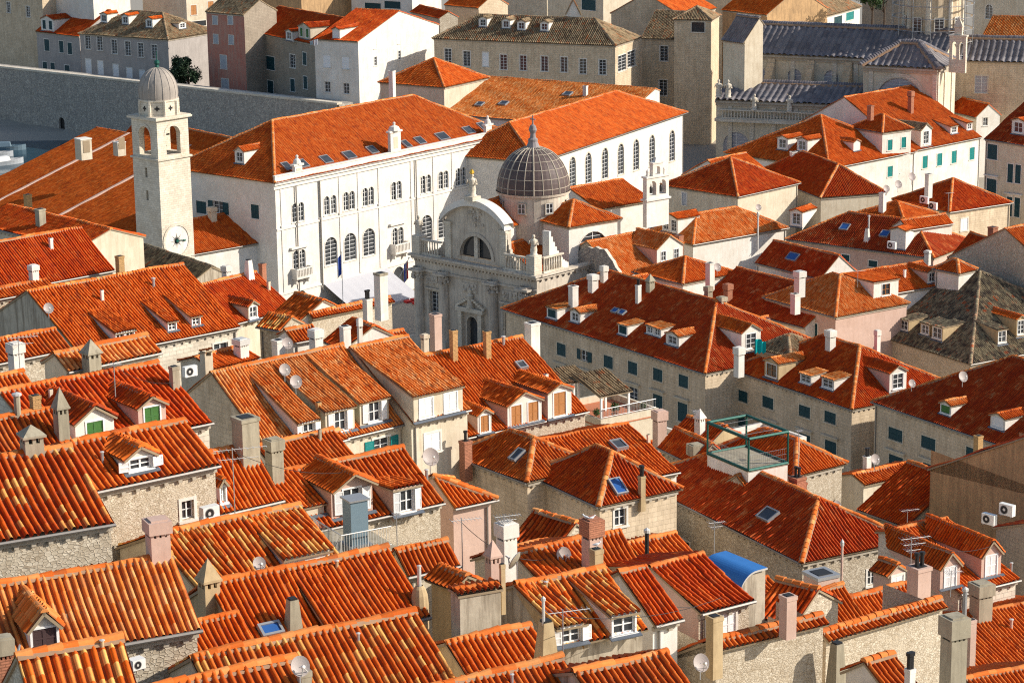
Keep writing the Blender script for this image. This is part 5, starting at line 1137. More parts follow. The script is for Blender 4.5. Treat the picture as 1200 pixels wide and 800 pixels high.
    for b0,b1 in ((.3,a0-.2),(a1+.2,Lf-.3)):
        if b1-b0>1: balustrade(P0+U*b0+Z*zc+n*.1,U,n,b1-b0,1.9,root,sp=.42)
    for a in (.6,Lf-.6): m=MB(); m.abox(P0+U*a+W*.2,.65,.65,zc,zc+2.2,math.atan2(U[1],U[0])); m.build('pedestal','stone_pale',root); statue(P0+U*a+W*.2+Z*(zc+2.2),2.4,parent=root)
    balustrade(P0+U*(Lf+.1)+W*1.+Z*zc,W,U,3.5,1.9,root,sp=.42)
    pt=P0+U*am+n*-.1+Z*(zs+rise+.7); m=MB(); m.abox(pt,.7,.7,0,.5,math.atan2(U[1],U[0])); m.build('pedestal','stone_pale',root); st=statue(pt+Z*.5,2.7,parent=root); m=MB(); m.lathe(pt+Z*3.1,[(.2,0),(.3,.15),(.18,.45),(0,.6)],8); m.build('mitre','gold',st)
    # dome
    dc=P0+U*Lf*.5+W*11.; dpx=proj(np.array([dc[0],dc[1],zc+8]))[0]; dc=dc+U*((625-dpx)/(scl(dc+Z*30)*float(U@CR)))
    z=lambda py:CZ+ray(625,py)[2]*(dc[1]/ray(625,py)[1]); zd0,zd1,zdr=z(222),z(166),z(250); rd=42.5/scl(np.array([dc[0],dc[1],zd0])); hgt=zd1-zd0-.6
    m=MB(); m.lathe(dc,[(rd*.97,zdr-3),(rd*.97,zd0-.3),(rd*1.02,zd0-.3),(rd*1.04,zd0)],32); dr=m.build('drum','church_stone',root)
    for t in range(8):
        th=-math.pi/2-.35+t*math.pi/4; nn=np.array([math.cos(th),math.sin(th),0]); window(root,dc+nn*(rd*.97+.10)+Z*(zd0-2.2),np.array([-nn[1],nn[0],0]),nn,.9,1.2,'gl','stone_cornice',rev=.06,fw=.1)
    prof=[(rd*math.cos(t)**.92,zd0+hgt*math.sin(t)) for t in np.linspace(0,math.pi/2-.06,14)]; m=MB(); nseg=48
    for j,(p,q) in enumerate(zip(prof,prof[1:])):
        for i in range(nseg):
            c=lambda r,i,zz:dc+np.array([r*math.cos(2*math.pi*i/nseg),r*math.sin(2*math.pi*i/nseg),zz]); m.face([c(p[0],i,p[1]),c(p[0],i+1,p[1]),c(q[0],i+1,q[1]),c(q[0],i,q[1])],uv=[(i/2+.1+a,j*.8+.05+b) for a,b in ((0,0),(.3,0),(.3,.2),(0,.2))])
    d_=m.build('dome','dome_lead',root)
    for i in range(24):
        th=2*math.pi*i/24; m=MB(); nn=np.array([math.cos(th),math.sin(th),0])
        for p,q in zip(prof,prof[1:]): m.tube(dc+nn*p[0]+Z*p[1],dc+nn*q[0]+Z*q[1],.10 if i%3==0 else .055,5,caps=False)
        m.build('dome_rib','stone_cornice',d_)
    m=MB()
    for p in prof[1:-2:2]:
        rg=[dc+np.array([p[0]*math.cos(2*math.pi*i/48),p[0]*math.sin(2*math.pi*i/48),p[1]]) for i in range(49)]
        for u_,v_ in zip(rg,rg[1:]): m.tube(u_,v_,.045,4,caps=False)
    m.build('dome_seam','stone_cornice',d_)
    m=MB(); m.lathe(dc,[(.85,zd1-.7),(.55,zd1),(.6,zd1+.3),(.35,zd1+.5),(.3,zd1+1.),(.5,zd1+1.4),(.35,zd1+1.9),(.1,zd1+2.1),(.06,zd1+3.2),(0,zd1+3.2)],12); m.box(dc+Z*(zd1+2.7),U,Z,n,-.4,.4,-.06,.06,-.05,.05); m.build('lantern','lead_grey',root)
    kw=dict(root=root,wall='palace_white',tile='tile_orange',pitch=.26,zb=4,gut=False,over=.4,near=True,amp=.8)
    Hp('ch_r','',(666,267),(627,261),(726,257),(665,234),270,wins=(('A',695,285,36,27,'gl',1.),),lead=None,**kw)
    G('ch_n','',(592,269),(634,255),(561,238),272,**kw)
    G('ch_c','',(701,246),(765,235),(666,220),283,**kw)
    G('ch_l','',(629,322),(668,313),(612,286),268.5,K1=(628,283),**kw)
    # volute buttress beside the arm
    m=MB(); q=at(640,318,270); q=np.array([q[0],q[1],zc])
    for i in range(10):
        a=i/10; m.box(q,U,Z,n,-.5,.5,0,4.2*(1-a)**1.8+.5,-(a+.1)*3.4,-a*3.4)
    m.build('volute_buttress','palace_white',root)
    # bell gable on the rear arm
    P=at(758,239,287); A=HOUSES['ch_c'].U; nn=-HOUSES['ch_c'].W; sc_=scl(P); w=27/sc_/float(A@CR); zt=float(P[2]); m=MB(); H1=3.1; hs=[(w*.12,w*.43,zt+.9,zt+2.7,1.),(w*.57,w*.88,zt+.9,zt+2.7,1.)]
    facade(m,P,A,nn,w,zt-3,zt+H1,hs,rev=.7); facade(m,P-nn*.7,A,-nn,w,zt-3,zt+H1,hs,rev=.01); m.box(P,A,Z,nn,-.02,0,-3,H1,-.7,0); m.box(P,A,Z,nn,w,w+.02,-3,H1,-.7,0); m.box(P,A,Z,nn,-.15,w+.15,H1,H1+.2,-.85,.15); m.box(P,A,Z,nn,-.2,w+.2,.3,.5,-.95,.25)
    facade(m,P+A*w*.28,A,nn,w*.44,zt+H1+.2,zt+H1+1.7,[(w*.11,w*.33,zt+H1+.35,zt+H1+1.35,1.)],rev=.6); facade(m,P+A*w*.28-nn*.6,A,-nn,w*.44,zt+H1+.2,zt+H1+1.7,[(w*.11,w*.33,zt+H1+.35,zt+H1+1.35,1.)],rev=.01)
    m.box(P+A*w*.28,A,Z,nn,-.02,0,H1+.2,H1+1.7,-.6,0); m.box(P+A*w*.28,A,Z,nn,w*.44,w*.44+.02,H1+.2,H1+1.7,-.6,0); m.box(P+A*w*.28,A,Z,nn,-.1,w*.44+.1,H1+1.7,H1+1.85,-.7,.1); m.pyr(P+A*w*.5-nn*.3,.5,.35,H1+1.85,H1+2.5,math.atan2(A[1],A[0]))
    for e in (w*.12,w*.88): m.lathe(P+A*e-nn*.35,[(.22,H1+.2),(.16,H1+.6),(.2,H1+.8),(0,H1+1.1)],8)
    bg=m.build('bell_gable','palace_white',root)
    for e in (.275,.725): m=MB(); m.lathe(P+A*w*e-nn*.35+Z*1.2,[(.36,0),(.3,.18),(.22,.6),(.08,.8),(0,1.3)],10); m.build('bell','metal_dark',bg)
church()
# ================================================================ the cathedral
def cathedral():
    P=at(1000,150,372); root=thing('cathedral','big lead roofed stone cathedral with scaffolding round its dome drum','cathedral',(P[0],P[1],3))
    kw=dict(root=root,tile='lead_sheet',pitch=1.0,amp=.4,near=False,zb=3,gut=False,wall='plaster_cream',frame='stone_pale',over=.4)
    Hn=G('ca_n','',(1105,73),(866,62),(1092,36),376,wins=[('f',931,91,15,20,'gp',1.),('f',974,93,16,20,'gp',1.),('f',890,89,14,20,'gp',1.)],**kw)
    Ha=G('ca_a','',(1012,124),(838,117),(1008,101),368,tan=.3,wins=[('f',863,166,30,22,'gp',1.),('f',900,168,26,20,'gp',1.)],**dict(kw,tile='lead_sheet'))
    Ht=Hp('ca_t','',(1101,81),(1008,77),(1124,72),(1075,50),364,wins=(('B',1054,106,50,28,'gp',1.),),lead=None,**kw)
    G('ca_r','',(1215,74),(1112,71),(1205,46),378,wins=(('f',1150,99,14,20,'gp'),),**dict(kw,wall='stone_ashlar'))
    G('ca_l','',(871,51),(845,47.5),(887,21),378,ft=1.1,back=.35,**dict(kw,pitch=.5))
    for HH,sd in ((Hn,'f'),(Ht,'A'),(Ht,'B'),(Ha,'f')):
        s=HH.sides[sd]; m=MB(); b=np.array([s.P[0],s.P[1],0]); zt_=HH.zE-.45
        for i in range(int(s.L/3.6)+1):
            u=min(max(.4,i*3.6),s.L-.4); 
            if sd=='B' and 3<u<s.L-3: continue
            m=MB(); m.box(b,s.U,Z,s.n,u-.35,u+.35,3,zt_,-.02,.16); m.build('pilaster','stone_pale',root)
        m=MB(); m.box(b,s.U,Z,s.n,-.1,s.L+.1,zt_,zt_+.3,-.02,.5); m.box(b,s.U,Z,s.n,-.05,s.L+.05,zt_-.5,zt_-.003,-.02,.22); m.build('cornice','stone_cornice',root)
    s=Ht.sides['B']; X=onplane(1054,118,s.P,s.n); m=MB()
    for i in range(20):
        t0,t1=math.pi*i/20,math.pi*(i+1)/20; e=lambda t_,r_:X-s.U*math.cos(t_)*r_+Z*math.sin(t_)*r_+s.n*.12; m.face([e(t0,3.7),e(t1,3.7),e(t1,4.3),e(t0,4.3)]); m.face([e(t0,4.3),e(t1,4.3),e(t1,4.3)-s.n*.14,e(t0,4.3)-s.n*.14])
    m.build('arch_moulding','stone_pale',root)
    s=Ha.sides['f']; balustrade(np.array([s.P[0],s.P[1],Ha.zE-2.9]) + s.n*.6,s.U,s.n,s.L*.98,1.5,root,sp=.5); m=MB(); m.box(np.array([s.P[0],s.P[1],0]),s.U,Z,s.n,0,s.L,Ha.zE-3.4,Ha.zE-2.9,-.02,1.); m.build('ledge','stone_pale',root)
    sn=Hn.sides['f']
    for px in (905,951,995):     # volute buttresses over the aisle roof
        X=onplane(px,70,sn.P,sn.n); u=float((X-sn.P)@sn.U); m=MB(); b=np.array([sn.P[0],sn.P[1],0])+sn.U*u
        for i in range(10): a=i/10; m.box(b,sn.U,Z,sn.n,-.6,.6,Ha.zE-.6,Ha.zE+.3+(Hn.zE-1-Ha.zE)*(1-a)**1.6,a*4.2,(a+.1)*4.2)
        m.build('buttress','stone_ashlar',root)
    for px,h in ((842,2.8),(853,2.8),(884,2.6),(925,2.6)):
        X=onplane(px,125,s.P+s.n*.5,s.n); statue(np.array([X[0],X[1],Ha.zE-1.4 if px>860 else Ha.zE+.5]),h,parent=root)
    # dome drum and its scaffolding
    c=at(1093,30,392); zt=CZ+ray(1093,-12)[2]*(c[1]/ray(1093,-12)[1]); z0=CZ+ray(1093,54)[2]*(c[1]/ray(1093,54)[1]); r=33/scl(c); c=np.array([c[0],c[1],0]); m=MB(); m.lathe(c,[(r*1.1,z0-8),(r*1.1,z0),(r,z0),(r,zt),(r*1.12,zt),(r*1.12,zt+.6)]+[(r*math.cos(t),zt+.6+r*1.1*math.sin(t)) for t in np.linspace(.05,1.5,8)],16); dr=m.build('dome_drum','stone_ashlar',root)
    for i in range(8):
        th=-math.pi/2+.05+i*math.pi/4; nn=np.array([math.cos(th),math.sin(th),0]); UU=np.array([-nn[1],nn[0],0]); window(root,c+nn*(r*.985+.1)+Z*(z0+1.2),UU,nn,1.5,3.8,'gl','stone_pale',rev=.05,arch=0)
        th+=math.pi/8; m=MB(); m.lathe(c+np.array([math.cos(th),math.sin(th),0])*r,[(.5,z0),(.4,zt)],6); m.build('pilaster','stone_pale',dr)
    m=MB(); R2=r*1.45
    for i in range(14):
        th=2*math.pi*i/14; p=c+np.array([math.cos(th),math.sin(th),0])*R2; p2=c+np.array([math.cos(th+2*math.pi/14),math.sin(th+2*math.pi/14),0])*R2; m.tube(p+Z*(z0-3),p+Z*(zt+3),.07,5)
        for zz in np.arange(z0-1,zt+3,2.): m.tube(p+Z*zz,p2+Z*zz,.05,4); m.face([p+Z*zz,p2+Z*zz,p2*.93+c*.07+Z*zz,p*.93+c*.07+Z*zz],mat='timber')
    m.build('scaffolding','metal_grey',root)
    # little bell cote
    P=at(1112,73,370); m=MB(); A=Ht.U if abs(float(Ht.U@CR))>.8 else Ht.W; A=unit(A) if A@CR>0 else -unit(A); n=np.array([A[1],-A[0],0]); zt=float(P[2]); w=2.6
    facade(m,P,A,n,w,zt-1.6,zt+4.,[(.35,1.1,zt+.4,zt+3.2,1.),(1.5,2.25,zt+.4,zt+3.2,1.)],rev=.7); facade(m,P-n*.7,A,-n,w,zt-1.6,zt+4.,[(.35,1.1,zt+.4,zt+3.2,1.),(1.5,2.25,zt+.4,zt+3.2,1.)],rev=.01)
    m.box(P,A,Z,n,-.02,0,-1.6,4,-.7,0);m.box(P,A,Z,n,w,w+.02,-1.6,4,-.7,0);m.box(P,A,Z,n,-.15,w+.15,4.,4.25,-.85,.15);m.box(P,A,Z,n,.7,1.9,4.25,5.5,-.6,-.1);m.pyr(P+A*1.3-n*.35,.75,.4,5.5,7.,math.atan2(A[1],A[0]))
    m.build('bell_cote','stone_pale',root)
cathedral()
# ================================================================ far houses, city wall, harbour
def city_wall():
    z0=0.; p0=at(75,156,437); p0=atz(75,156,1.); top=atz(0,0,1) if 0 else None
    q=ray(75,89); zt=CZ+q[2]*(p0[1]/q[1]); a=atz(-60,73,zt); b=atz(395,123,zt); U=unit((b-a)*np.array([1,1,0])); L=float((b-a)@U); W=np.array([-U[1],U[0],0]); n=-W
    root=thing('city_wall','long grey stone city wall along the harbour with a pale coping','city wall',(*((a+b)/2)[:2],0)); m=MB(); P0=np.array([a[0],a[1],0])
    X=onplane(73,156,P0,n); u=float((X-P0)@U); facade(m,P0,U,n,L,-3,zt,[(u-.8,u+.8,.6,3.6,1.)],rev=.5); m.box(P0,U,Z,n,0,L,-3,zt-.02,-4,-.5); m.build('wall','stone_wall',root); m=MB(); m.box(P0,U,Z,n,-.1,L+.1,zt,zt+.35,-1.2,.12); m.build('coping','stone_pale',root)
    m=MB(); m.face([P0+U*(u-.8)+n*-.45+Z*.6,P0+U*(u+.8)-n*.45+Z*.6,P0+U*(u+.8)-n*.45+Z*3.6,P0+U*(u-.8)-n*.45+Z*3.6]); m.build('gate','metal_dark',root)
    for k in range(8): BASES.append((*(P0+U*L*k/7)[:2],1.6,4)); BASES.append((*(P0+U*L*k/7+W*16)[:2],zt-3,4))
    return P0,U,n,zt
city_wall()
kf=dict(group='houses beyond the city wall',kind='town_house',near=False,pitch=.26,gut=False,zb=4)
G('f1','grey house with a dormered red roof at the far left above the city wall',(92,43),(41,37),(100,12),470,tile='tile_red',wall='plaster_grey',wins=[('f',55,53,7,13,'cb'),('f',72,55,6,13,'cb'),('f',82,57,6,13,'cb'),('f',53,80,6,14,'cb'),('f',62,81,6,14,'cb'),('f',79,84,7,14,'cb')],**kf)
dormer('f1',56,37,18,14,'gable','cb',rise=.8,n=2,ww=.5)
Hp('f2','brown walled palace with an old tile roof and tall white framed windows',(197,47),(91,38),(239,40),(189,15),446,tile='tile_old',wall='plaster_grey',frame='plaster_white',wins=[('B',x,y,7,16,'gl') for x,y in ((103,49),(117,51),(134,55),(150,57),(165,59),(181,61))]+[('B',x,y,7,18,'cw') for x,y in ((104,79),(118,81),(136,85),(152,89),(167,92))],**kf)
for i,(x,y) in enumerate(((122,27),(147,29),(175,33))): dormer('f2',x,y,9,10,'gable','gl',side='f' if HOUSES['f2'].U@CR<0 else 'h',rise=.4,tile='tile_orange')
dormer('f2',214,34,7,7,'gable','gl',side='h' if HOUSES['f2'].U@CR<0 else 'f',rise=.4)
G('f3','house with faded red plaster and shuttered windows in front of the trees',(285,18),(240,14),(294,0),432,tile='tile_old',wall='plaster_red',gable='stone_dark',wins=[('f',252,24,6,9,'cy'),('f',270,24,6,9,'cy'),('f',253,46,6,10,'cy'),('f',271,47,6,10,'cy'),('f',262,73,8,15,'cy'),('f',264,101,9,16,'cy')],**kf)
G('f3b','stone house with a balcony and dark shutters next to the red plaster house',(368,52),(287,36),(366,22),420,tile='tile_red',wall='stone_dark',wins=[('f',292,47,8,12,'cb'),('f',316,74,14,15,'cb'),('f',343,72,7,15,'gl'),('f',357,69,5,14,'cb'),('f',317,102,8,14,'cb'),('f',343,100,6,14,'cb'),('f',358,97,5,14,'cb')],**kf)
dormer('f3b',339,48,9,11,'gable','gl',rise=.4); dormer('f3b',357,46,16,14,'gable','cg',rise=.8,n=2,ww=.4,wall='plaster_cream')
G('f4','tall white gabled house with a grey side and dark chimney shadows',(419,49),(367,46),(468,13),404,tile='tile_red',wall='plaster_white',wins=[('f',383,72,9,14,'cw'),('f',405,74,9,14,'cw'),('f',384,102,7,12,'gl'),('f',406,104,7,12,'gl'),('e0',440,72,.9,10,'gl'),('e0',468,65,.9,10,'gl'),('e0',439,42,.9,11,'cw'),('e0',467,36,.9,11,'cw')],**kf)
dormer('f4',394,46,9,11,'gable','cw',rise=.4)
Hp('f5','pyramid roofed block with a slim chimney behind the white palace ridge',(521,103),(444,96),(562,94),(507,68),362,tile='tile_orange',wall='plaster_cream',**kf)
chimney('f5',460,112,9,28,'plain','plaster_white',D=357)
Hp('f6','large grey palace with mottled old tiles and tall white windows',(722,54),(506,42),(752,44),(697,22),398,tile='tile_old',wall='stone_ashlar',frame='plaster_white',wins=[('B',x,y,8,17,'gl') for x,y in ((525,66),(547,69),(590,73),(613,74),(638,75),(661,76),(683,78),(706,79))]+[('B',569,70,7,16,'cw'),('A',729,74,4,18,'gl'),('A',740,69,4,18,'gl')],**dict(kf,pitch=.34))
for x,y in ((566,32),(593,34),(611,36),(638,37)): dormer('f6',x,y,10,10,'gable','gl',side='f' if HOUSES['f6'].U@CR<0 else 'h',rise=.4,tile='tile_old')
dormer('f6',672,21,17,4,'gable',n=0,side='f' if HOUSES['f6'].U@CR<0 else 'h',rise=3.)
G('f7','plain stone house with a brown and red tiled roof beside the square tower house',(803,47),(751,45),(800,14),412,tile='tile_old',wall='stone_ashlar',wins=[('f',778,63,9,17,'gl'),('f',777,103,9,18,'gl')],**kf)
Hp('f7b','square stone tower house with a wide dark opening under its roof',(835,24),(802,24),(845,18),(826,8),404,tile='tile_old',wall='stone_ashlar',wins=[('B',818,32,15,11,'x'),('B',825,77,4,12,'gl',1.)],**kf)
# the last rows before the picture's top edge
G('h1','sandstone building at the top left corner',(48,-6),(-50,-14),(60,-40),480,tile='tile_old',wall='stone_ashlar',wins=[('f',10,9,5,12,'gl'),('f',33,14,5,12,'gl')],**kf)
G('h2','white walled house with a low roof behind the dormered red roof',(108,-2),(50,-8),(118,-20),474,tile='tile_orange',wall='plaster_white',**kf)
G('h3','pale house with yellow shutters and a brown side wall at the top',(217,-2),(165,-8),(240,-26),482,tile='tile_orange',wall='plaster_cream',wins=[('e0',227,12,6,11,'cn'),('e0',247,7,6,10,'cn'),('e0',232,28,4,6,'x')],**kf)
G('h4','dark brown walled house at the top edge above the stone house',(352,-4),(290,-10),(362,-30),478,tile='tile_red',wall='plaster_brown',wins=[('f',330,17,8,10,'cb')],**kf)
G('h5','white house wall at the top edge behind the gabled white house',(482,-10),(410,-14),(492,-30),476,tile='tile_red',wall='plaster_white',wins=[('f',437,8,4,8,'cb'),('f',460,6,4,8,'cb')],**kf)
G('h6','small stone house with a low red roof left of the grey palace',(514,22),(480,14),(498,14),440,tile='tile_red',wall='stone_rubble',wins=[('e0',512,40,4,8,'x')],**kf)
G('h7','stone house with an orange roof showing above the grey palace roof',(560,10),(520,6),(570,-6),450,tile='tile_orange',wall='stone_ashlar',**kf)
G('h8','tall pale wall house at the top edge right of the grey palace',(706,-20),(640,-26),(730,-40),470,tile='tile_red',wall='plaster_cream',wins=[('f',690,6,4,12,'cb'),('e0',712,3,4,10,'cb')],**kf)
G('h9','house with an orange roof slope at the top edge above the tower house',(800,20),(840,10),(785,-8),430,tile='tile_orange',wall='stone_ashlar',**kf)
G('h10','house with an orange gable roof behind the slate roofed transept',(898,18),(845,12),(912,-14),420,tile='tile_orange',wall='plaster_brown',**kf)
Hp('h11','white walled house with teal shutters and a mottled brown roof at the top',(952,24),(896,20),(1010,8),(934,0),432,tile='tile_old',wall='plaster_white',wins=[('A',967,28,6,9,'cb'),('A',982,24,4,9,'cb'),('A',996,19,4,9,'ct'),('A',1004,16,4,9,'ct')],**kf)
G('h12','beige building with an arched window at the top right corner',(1230,-20),(1140,-26),(1240,-44),440,tile='tile_red',wall='plaster_cream',wins=[('f',1159,14,7,16,'gl',1.)],**kf)
G('h13','house with an orange tiled roof at the right edge below the beige building',(1230,48),(1150,44),(1225,22),404,tile='tile_light',wall='stone_ashlar',**kf)
G('h14','plain stone house filling the gap behind the red plaster house',(238,30),(200,24),(250,0),500,tile='tile_red',wall='stone_dark',**kf)
G('h15','dim stone house behind the scaffolded dome',(1060,-30),(1010,-34),(1070,-50),470,tile='tile_red',wall='stone_dark',**kf)
G('h16','pale stone house between the palace and the cathedral roofs',(880,-30),(800,-36),(890,-54),480,tile='tile_red',wall='stone_ashlar',**kf)
G('h17','pale house behind the ridge of the grey palace',(640,-16),(560,-22),(655,-40),490,tile='tile_orange',wall='plaster_cream',**kf)
def tree(name,label,px,py,D,h,r,n,mat,group='trees among the far houses'):
    P=at(px,py,D); root=thing(name,label,'tree',P,group); rr=np.random.default_rng(int(px)); m=MB()
    m.tube(P-Z*1,P+Z*h*.5,.22,7,r2=.14); limbs=[]
    for i in range(7):
        a=rr.uniform(0,6.28); q=P+np.array([math.cos(a)*r*.6,math.sin(a)*r*.6,h*rr.uniform(.5,.85)]); m.tube(P+Z*h*.35,q,.1,5,r2=.03); limbs.append(q)
    m.build('trunk','bark',root); c=MB()
    cl=[(q+rr.normal(0,r*.22,3),r*rr.uniform(.28,.5)) for q in limbs for _ in range(3)]
    for q,cr in cl:
        for _ in range(n):
            d=unit(rr.normal(0,1,3)); p=q+d*cr*rr.uniform(.45,1.); a=unit(rr.normal(0,1,3)); b=unit(np.cross(a,d+rr.normal(0,.4,3))); s=rr.uniform(.12,.26); c.face([p-a*s,p+b*s*.6,p+a*s,p-b*s*.6])
    c.build('crown',mat,root)
tree('broadleaf_tree','dark round tree in the shade between the red plaster house and the palace',222,112,438,6.5,2.9,260,'leaf_dark')
tree('broadleaf_tree','light green tree left of the scaffolded dome',1022,30,430,7,2.4,90,'leaf')
tree('broadleaf_tree','narrow dark tree at the top edge beside the scaffolding',1036,34,436,8,1.8,80,'leaf_dark')
# boats in the harbour
def boat(px,py,L,mat,label,ang=.25,cover=None):
    P=atz(px,py,0.); root=thing('boat',label,'boat',P,'boats moored in the harbour'); U=np.array([math.cos(ang),math.sin(ang),0]); W=np.array([-U[1],U[0],0]); k=10; m=MB(); prev=None
    for i in range(k+1):
        t=i/k; b=L*.17*(1-max(0,(t-.45)/.55)**2.2); ring=[P+U*L*(t-.5)+W*b*w+Z*z for w,z in ((-1,.75+.3*t*t),(-.75,.0),(0,-.25),(.75,.0),(1,.75+.3*t*t))]
        if prev:
            for j in range(4): m.face([prev[j],prev[j+1],ring[j+1],ring[j]])
        else: m.face(ring)
        prev=ring
    m.build('hull',mat,root); m=MB(); q=P+Z*.55
    for i in range(k):
        t0,t1=i/k,(i+1)/k; f=lambda t:L*.16*(1-max(0,(t-.45)/.55)**2.2); m.face([q+U*L*(t0-.5)-W*f(t0),q+U*L*(t1-.5)-W*f(t1),q+U*L*(t1-.5)+W*f(t1),q+U*L*(t0-.5)+W*f(t0)])
    m.build('deck','timber',root)
    m=MB(); m.abox(P-U*L*.05,L*.17,L*.11,.55,1.5,ang,taper=.82); m.build('cabin',cover or 'paint_white',root)
boat(8,176,7,'metal_teal','grey blue hulled boat moored nearest the harbour wall',.1,'metal_teal'); boat(6,193,7,'paint_grey','pale boat at the left edge of the harbour',.6); boat(-4,184,6,'paint_grey','small pale boat between the other two boats',.3)
def roof_box(px,py,D,w,h,label):
    P=at(px,py,D); s=scl(P); root=thing('rooftop_cabin',label,'roof hatch',P,None); m=MB(); m.abox(P,w/s/2.8,w/s/2.8,-1,h/s,.7); m.build('cabin','plaster_cream',root); m=MB(); m.abox(P,w/s/2.6,w/s/2.6,h/s,h/s+.15,.7); m.build('roof','plaster_white',root)
    m=MB(); U=np.array([math.cos(.7),math.sin(.7),0]); n=np.array([-U[0]*0-U[1]*-1,-U[0],0]); m.box(P+n*(w/s/2.8),U,Z,n,-.5,.5,0,1.6,.01,.05); m.build('door','timber',root)
roof_box(98,178,318,20,15,'cream box shaped cabin rising behind the red roof'); roof_box(140,174,330,15,7,'low cream box beside the bell tower belfry')
# ================================================================ terraces, dishes, aerials, gulls and other single things
def flatblock(label,F_,L,R_,D,h,wall='plaster_cream',floor='paving',parapet=.0,name='roof_terrace',wins=()):
    D=dm(D); f=at(*F_,D); z=f[2]; r=atz(*R_,z); l=atz(*L,z); A=unit((r-f)*np.array([1,1,0])); a=float((r-f)@A); B=np.array([-A[1],A[0],0]); d=ray(*L); M=np.array([[B[0],-d[0]],[B[1],-d[1]]]); b,_=np.linalg.solve(M,(C-f)[:2]); b=max(1.5,abs(b))
    c=f+A*a/2+B*b/2; root=thing(name,label,'terrace',(c[0],c[1],z-h),None); BASES.append((c[0],c[1],z-h,max(a,b))); m=MB(); m.box(f,A,B,Z,0,a,0,b,-h,-.05); m.build('wall',wall,root)
    m=MB(); m.box(f,A,B,Z,-.06,a+.06,-.06,b+.06,-.048,.02); m.build('floor',floor,root)
    if parapet:
        m=MB(); t=.22
        for u0,u1,w0,w1 in ((0,a,0,t),(0,a,b-t,b),(0,t,t,b-t),(a-t,a,t,b-t)): m.box(f,A,B,Z,u0,u1,w0,w1,.021,parapet)
        m.build('parapet',wall,root)
    return root,f,A,B,a,b
def railing(P,Q,label,h=.95,mat='metal_pale',sp=.13,name='railing'):
    root=thing(name,label,'railing',(np.asarray(P)+Q)/2,None); m=MB(); m.tube(P+Z*h,Q+Z*h,.03,5); m.tube(P+Z*.1,Q+Z*.1,.022,5); L=np.linalg.norm(Q-P)
    m.build('rail',mat,root); m=MB()
    for i in range(int(L/sp)+1): p=P+(Q-P)*(i*sp/L); m.tube(p+Z*(0 if i%10==0 else .1),p+Z*h,.022 if i%10==0 else .011,4)
    m.build('bars',mat,root); return root
def plant(P,s,label):
    root=thing('potted_plant',label,'plant',P,'potted plants on the terraces'); m=MB(); m.lathe(P,[(.14*s,0),(.2*s,.36*s),(.23*s,.36*s),(.23*s,.42*s),(0,.4*s)],10); m.build('pot','terracotta',root); m=MB(); rr=np.random.default_rng(int(abs(P[0])*100)); m.tube(P+Z*.4*s,P+Z*.7*s,.02,4,mat='bark')
    for _ in range(260):
        d=unit(rr.normal(0,1,3)); p=P+Z*.85*s+d*.36*s*rr.uniform(.3,1); a=unit(rr.normal(0,1,3)); b=unit(np.cross(a,d)); k=.07*s; m.face([p-a*k,p+b*k*.6,p+a*k,p-b*k*.6])
    m.build('foliage','leaf',root)
# the roof terrace with its tiled canopy
rt,f,A,B,a,b=flatblock('pink floored roof terrace under an old tiled canopy beside the long street houses',(704,500),(650,489),(772,486),146,8,'plaster_cream','terracotta',.5)
can=thing('pergola','old mossy tiled canopy on white posts over the pink terrace','pergola',f+A*1.2+B*2,None); m=MB(); q=f+A*.1+B*.2+Z*2.1; Vd=unit(B+Z*.28); N_=unit(Z-B*.28); tile_slope(m,q,A,Vd,N_,[(0,0),(2.9,0),(2.9,3.4),(0,3.4)],.22,True,'tile_old'); m.build('roof','tile_old',can)
for u in (.3,2.7):
    for w_ in (.35,3.1): m=MB(); m.abox(f+A*u+B*w_,.07,.07,.03,2.1+w_*.28-.1,.6); m.build('post','paint_white',can)
can2=thing('pergola','smaller old tiled canopy behind the posts of the pink terrace','pergola',f+B*4.5,None); m=MB(); q=f-A*2.2+B*3.+Z*2.6; tile_slope(m,q,A,Vd,N_,[(0,0),(3.6,0),(3.6,2.2),(0,2.2)],.22,True,'tile_old'); m.build('roof','tile_old',can2)
for u in (-2.,1.2): m=MB(); m.abox(f+A*u+B*4.9,.07,.07,-2,3.,.6); m.build('post','paint_white',can2)
plant(f+A*1.9+B*.9,1.1,'bushy green potted plant between the terrace canopy posts'); plant(f+A*4.2+B*.6,.8,'small potted plant at the right end of the pink terrace'); plant(f-A*.0+B*1.0+A*.4,.9,'potted plant at the left post of the tiled canopy')
railing(f+A*.2+B*.1+Z*.5,f+A*(a-.2)+B*.1+Z*.5,'thin metal railing along the pink terrace edge',.7,'metal_grey')
# the green framed terrace
rt,f,A,B,a,b=flatblock('pale concrete roof deck inside the green metal frame',(877,552),(829,538),(923,543),125,6,'plaster_white','concrete',0)
fr=thing('terrace_frame','green metal tube frame with wire sides standing on the pale roof deck','frame',f,None); H_=2.05
for nm,pts in (('post',[(0,0),(a,0),(0,b),(a,b)]),):
    for u,w_ in pts: m=MB(); m.tube(f+A*u+B*w_,f+A*u+B*w_+Z*H_,.07,6); m.build('post','metal_green',fr)
for z_ in (H_,.05):
    m=MB()
    for (u0,w0),(u1,w1) in (((0,0),(a,0)),((a,0),(a,b)),((a,b),(0,b)),((0,b),(0,0))): m.tube(f+A*u0+B*w0+Z*z_,f+A*u1+B*w1+Z*z_,.10,6)
    m.build('rail','metal_green',fr)
m=MB()
for i in range(1,int(a/.16)): m.tube(f+A*i*.16+Z*.05,f+A*i*.16+Z*1.0,.008,3)
for i in range(1,int(b/.16)): m.tube(f+B*i*.16+Z*.05,f+B*i*.16+Z*1.0,.008,3)
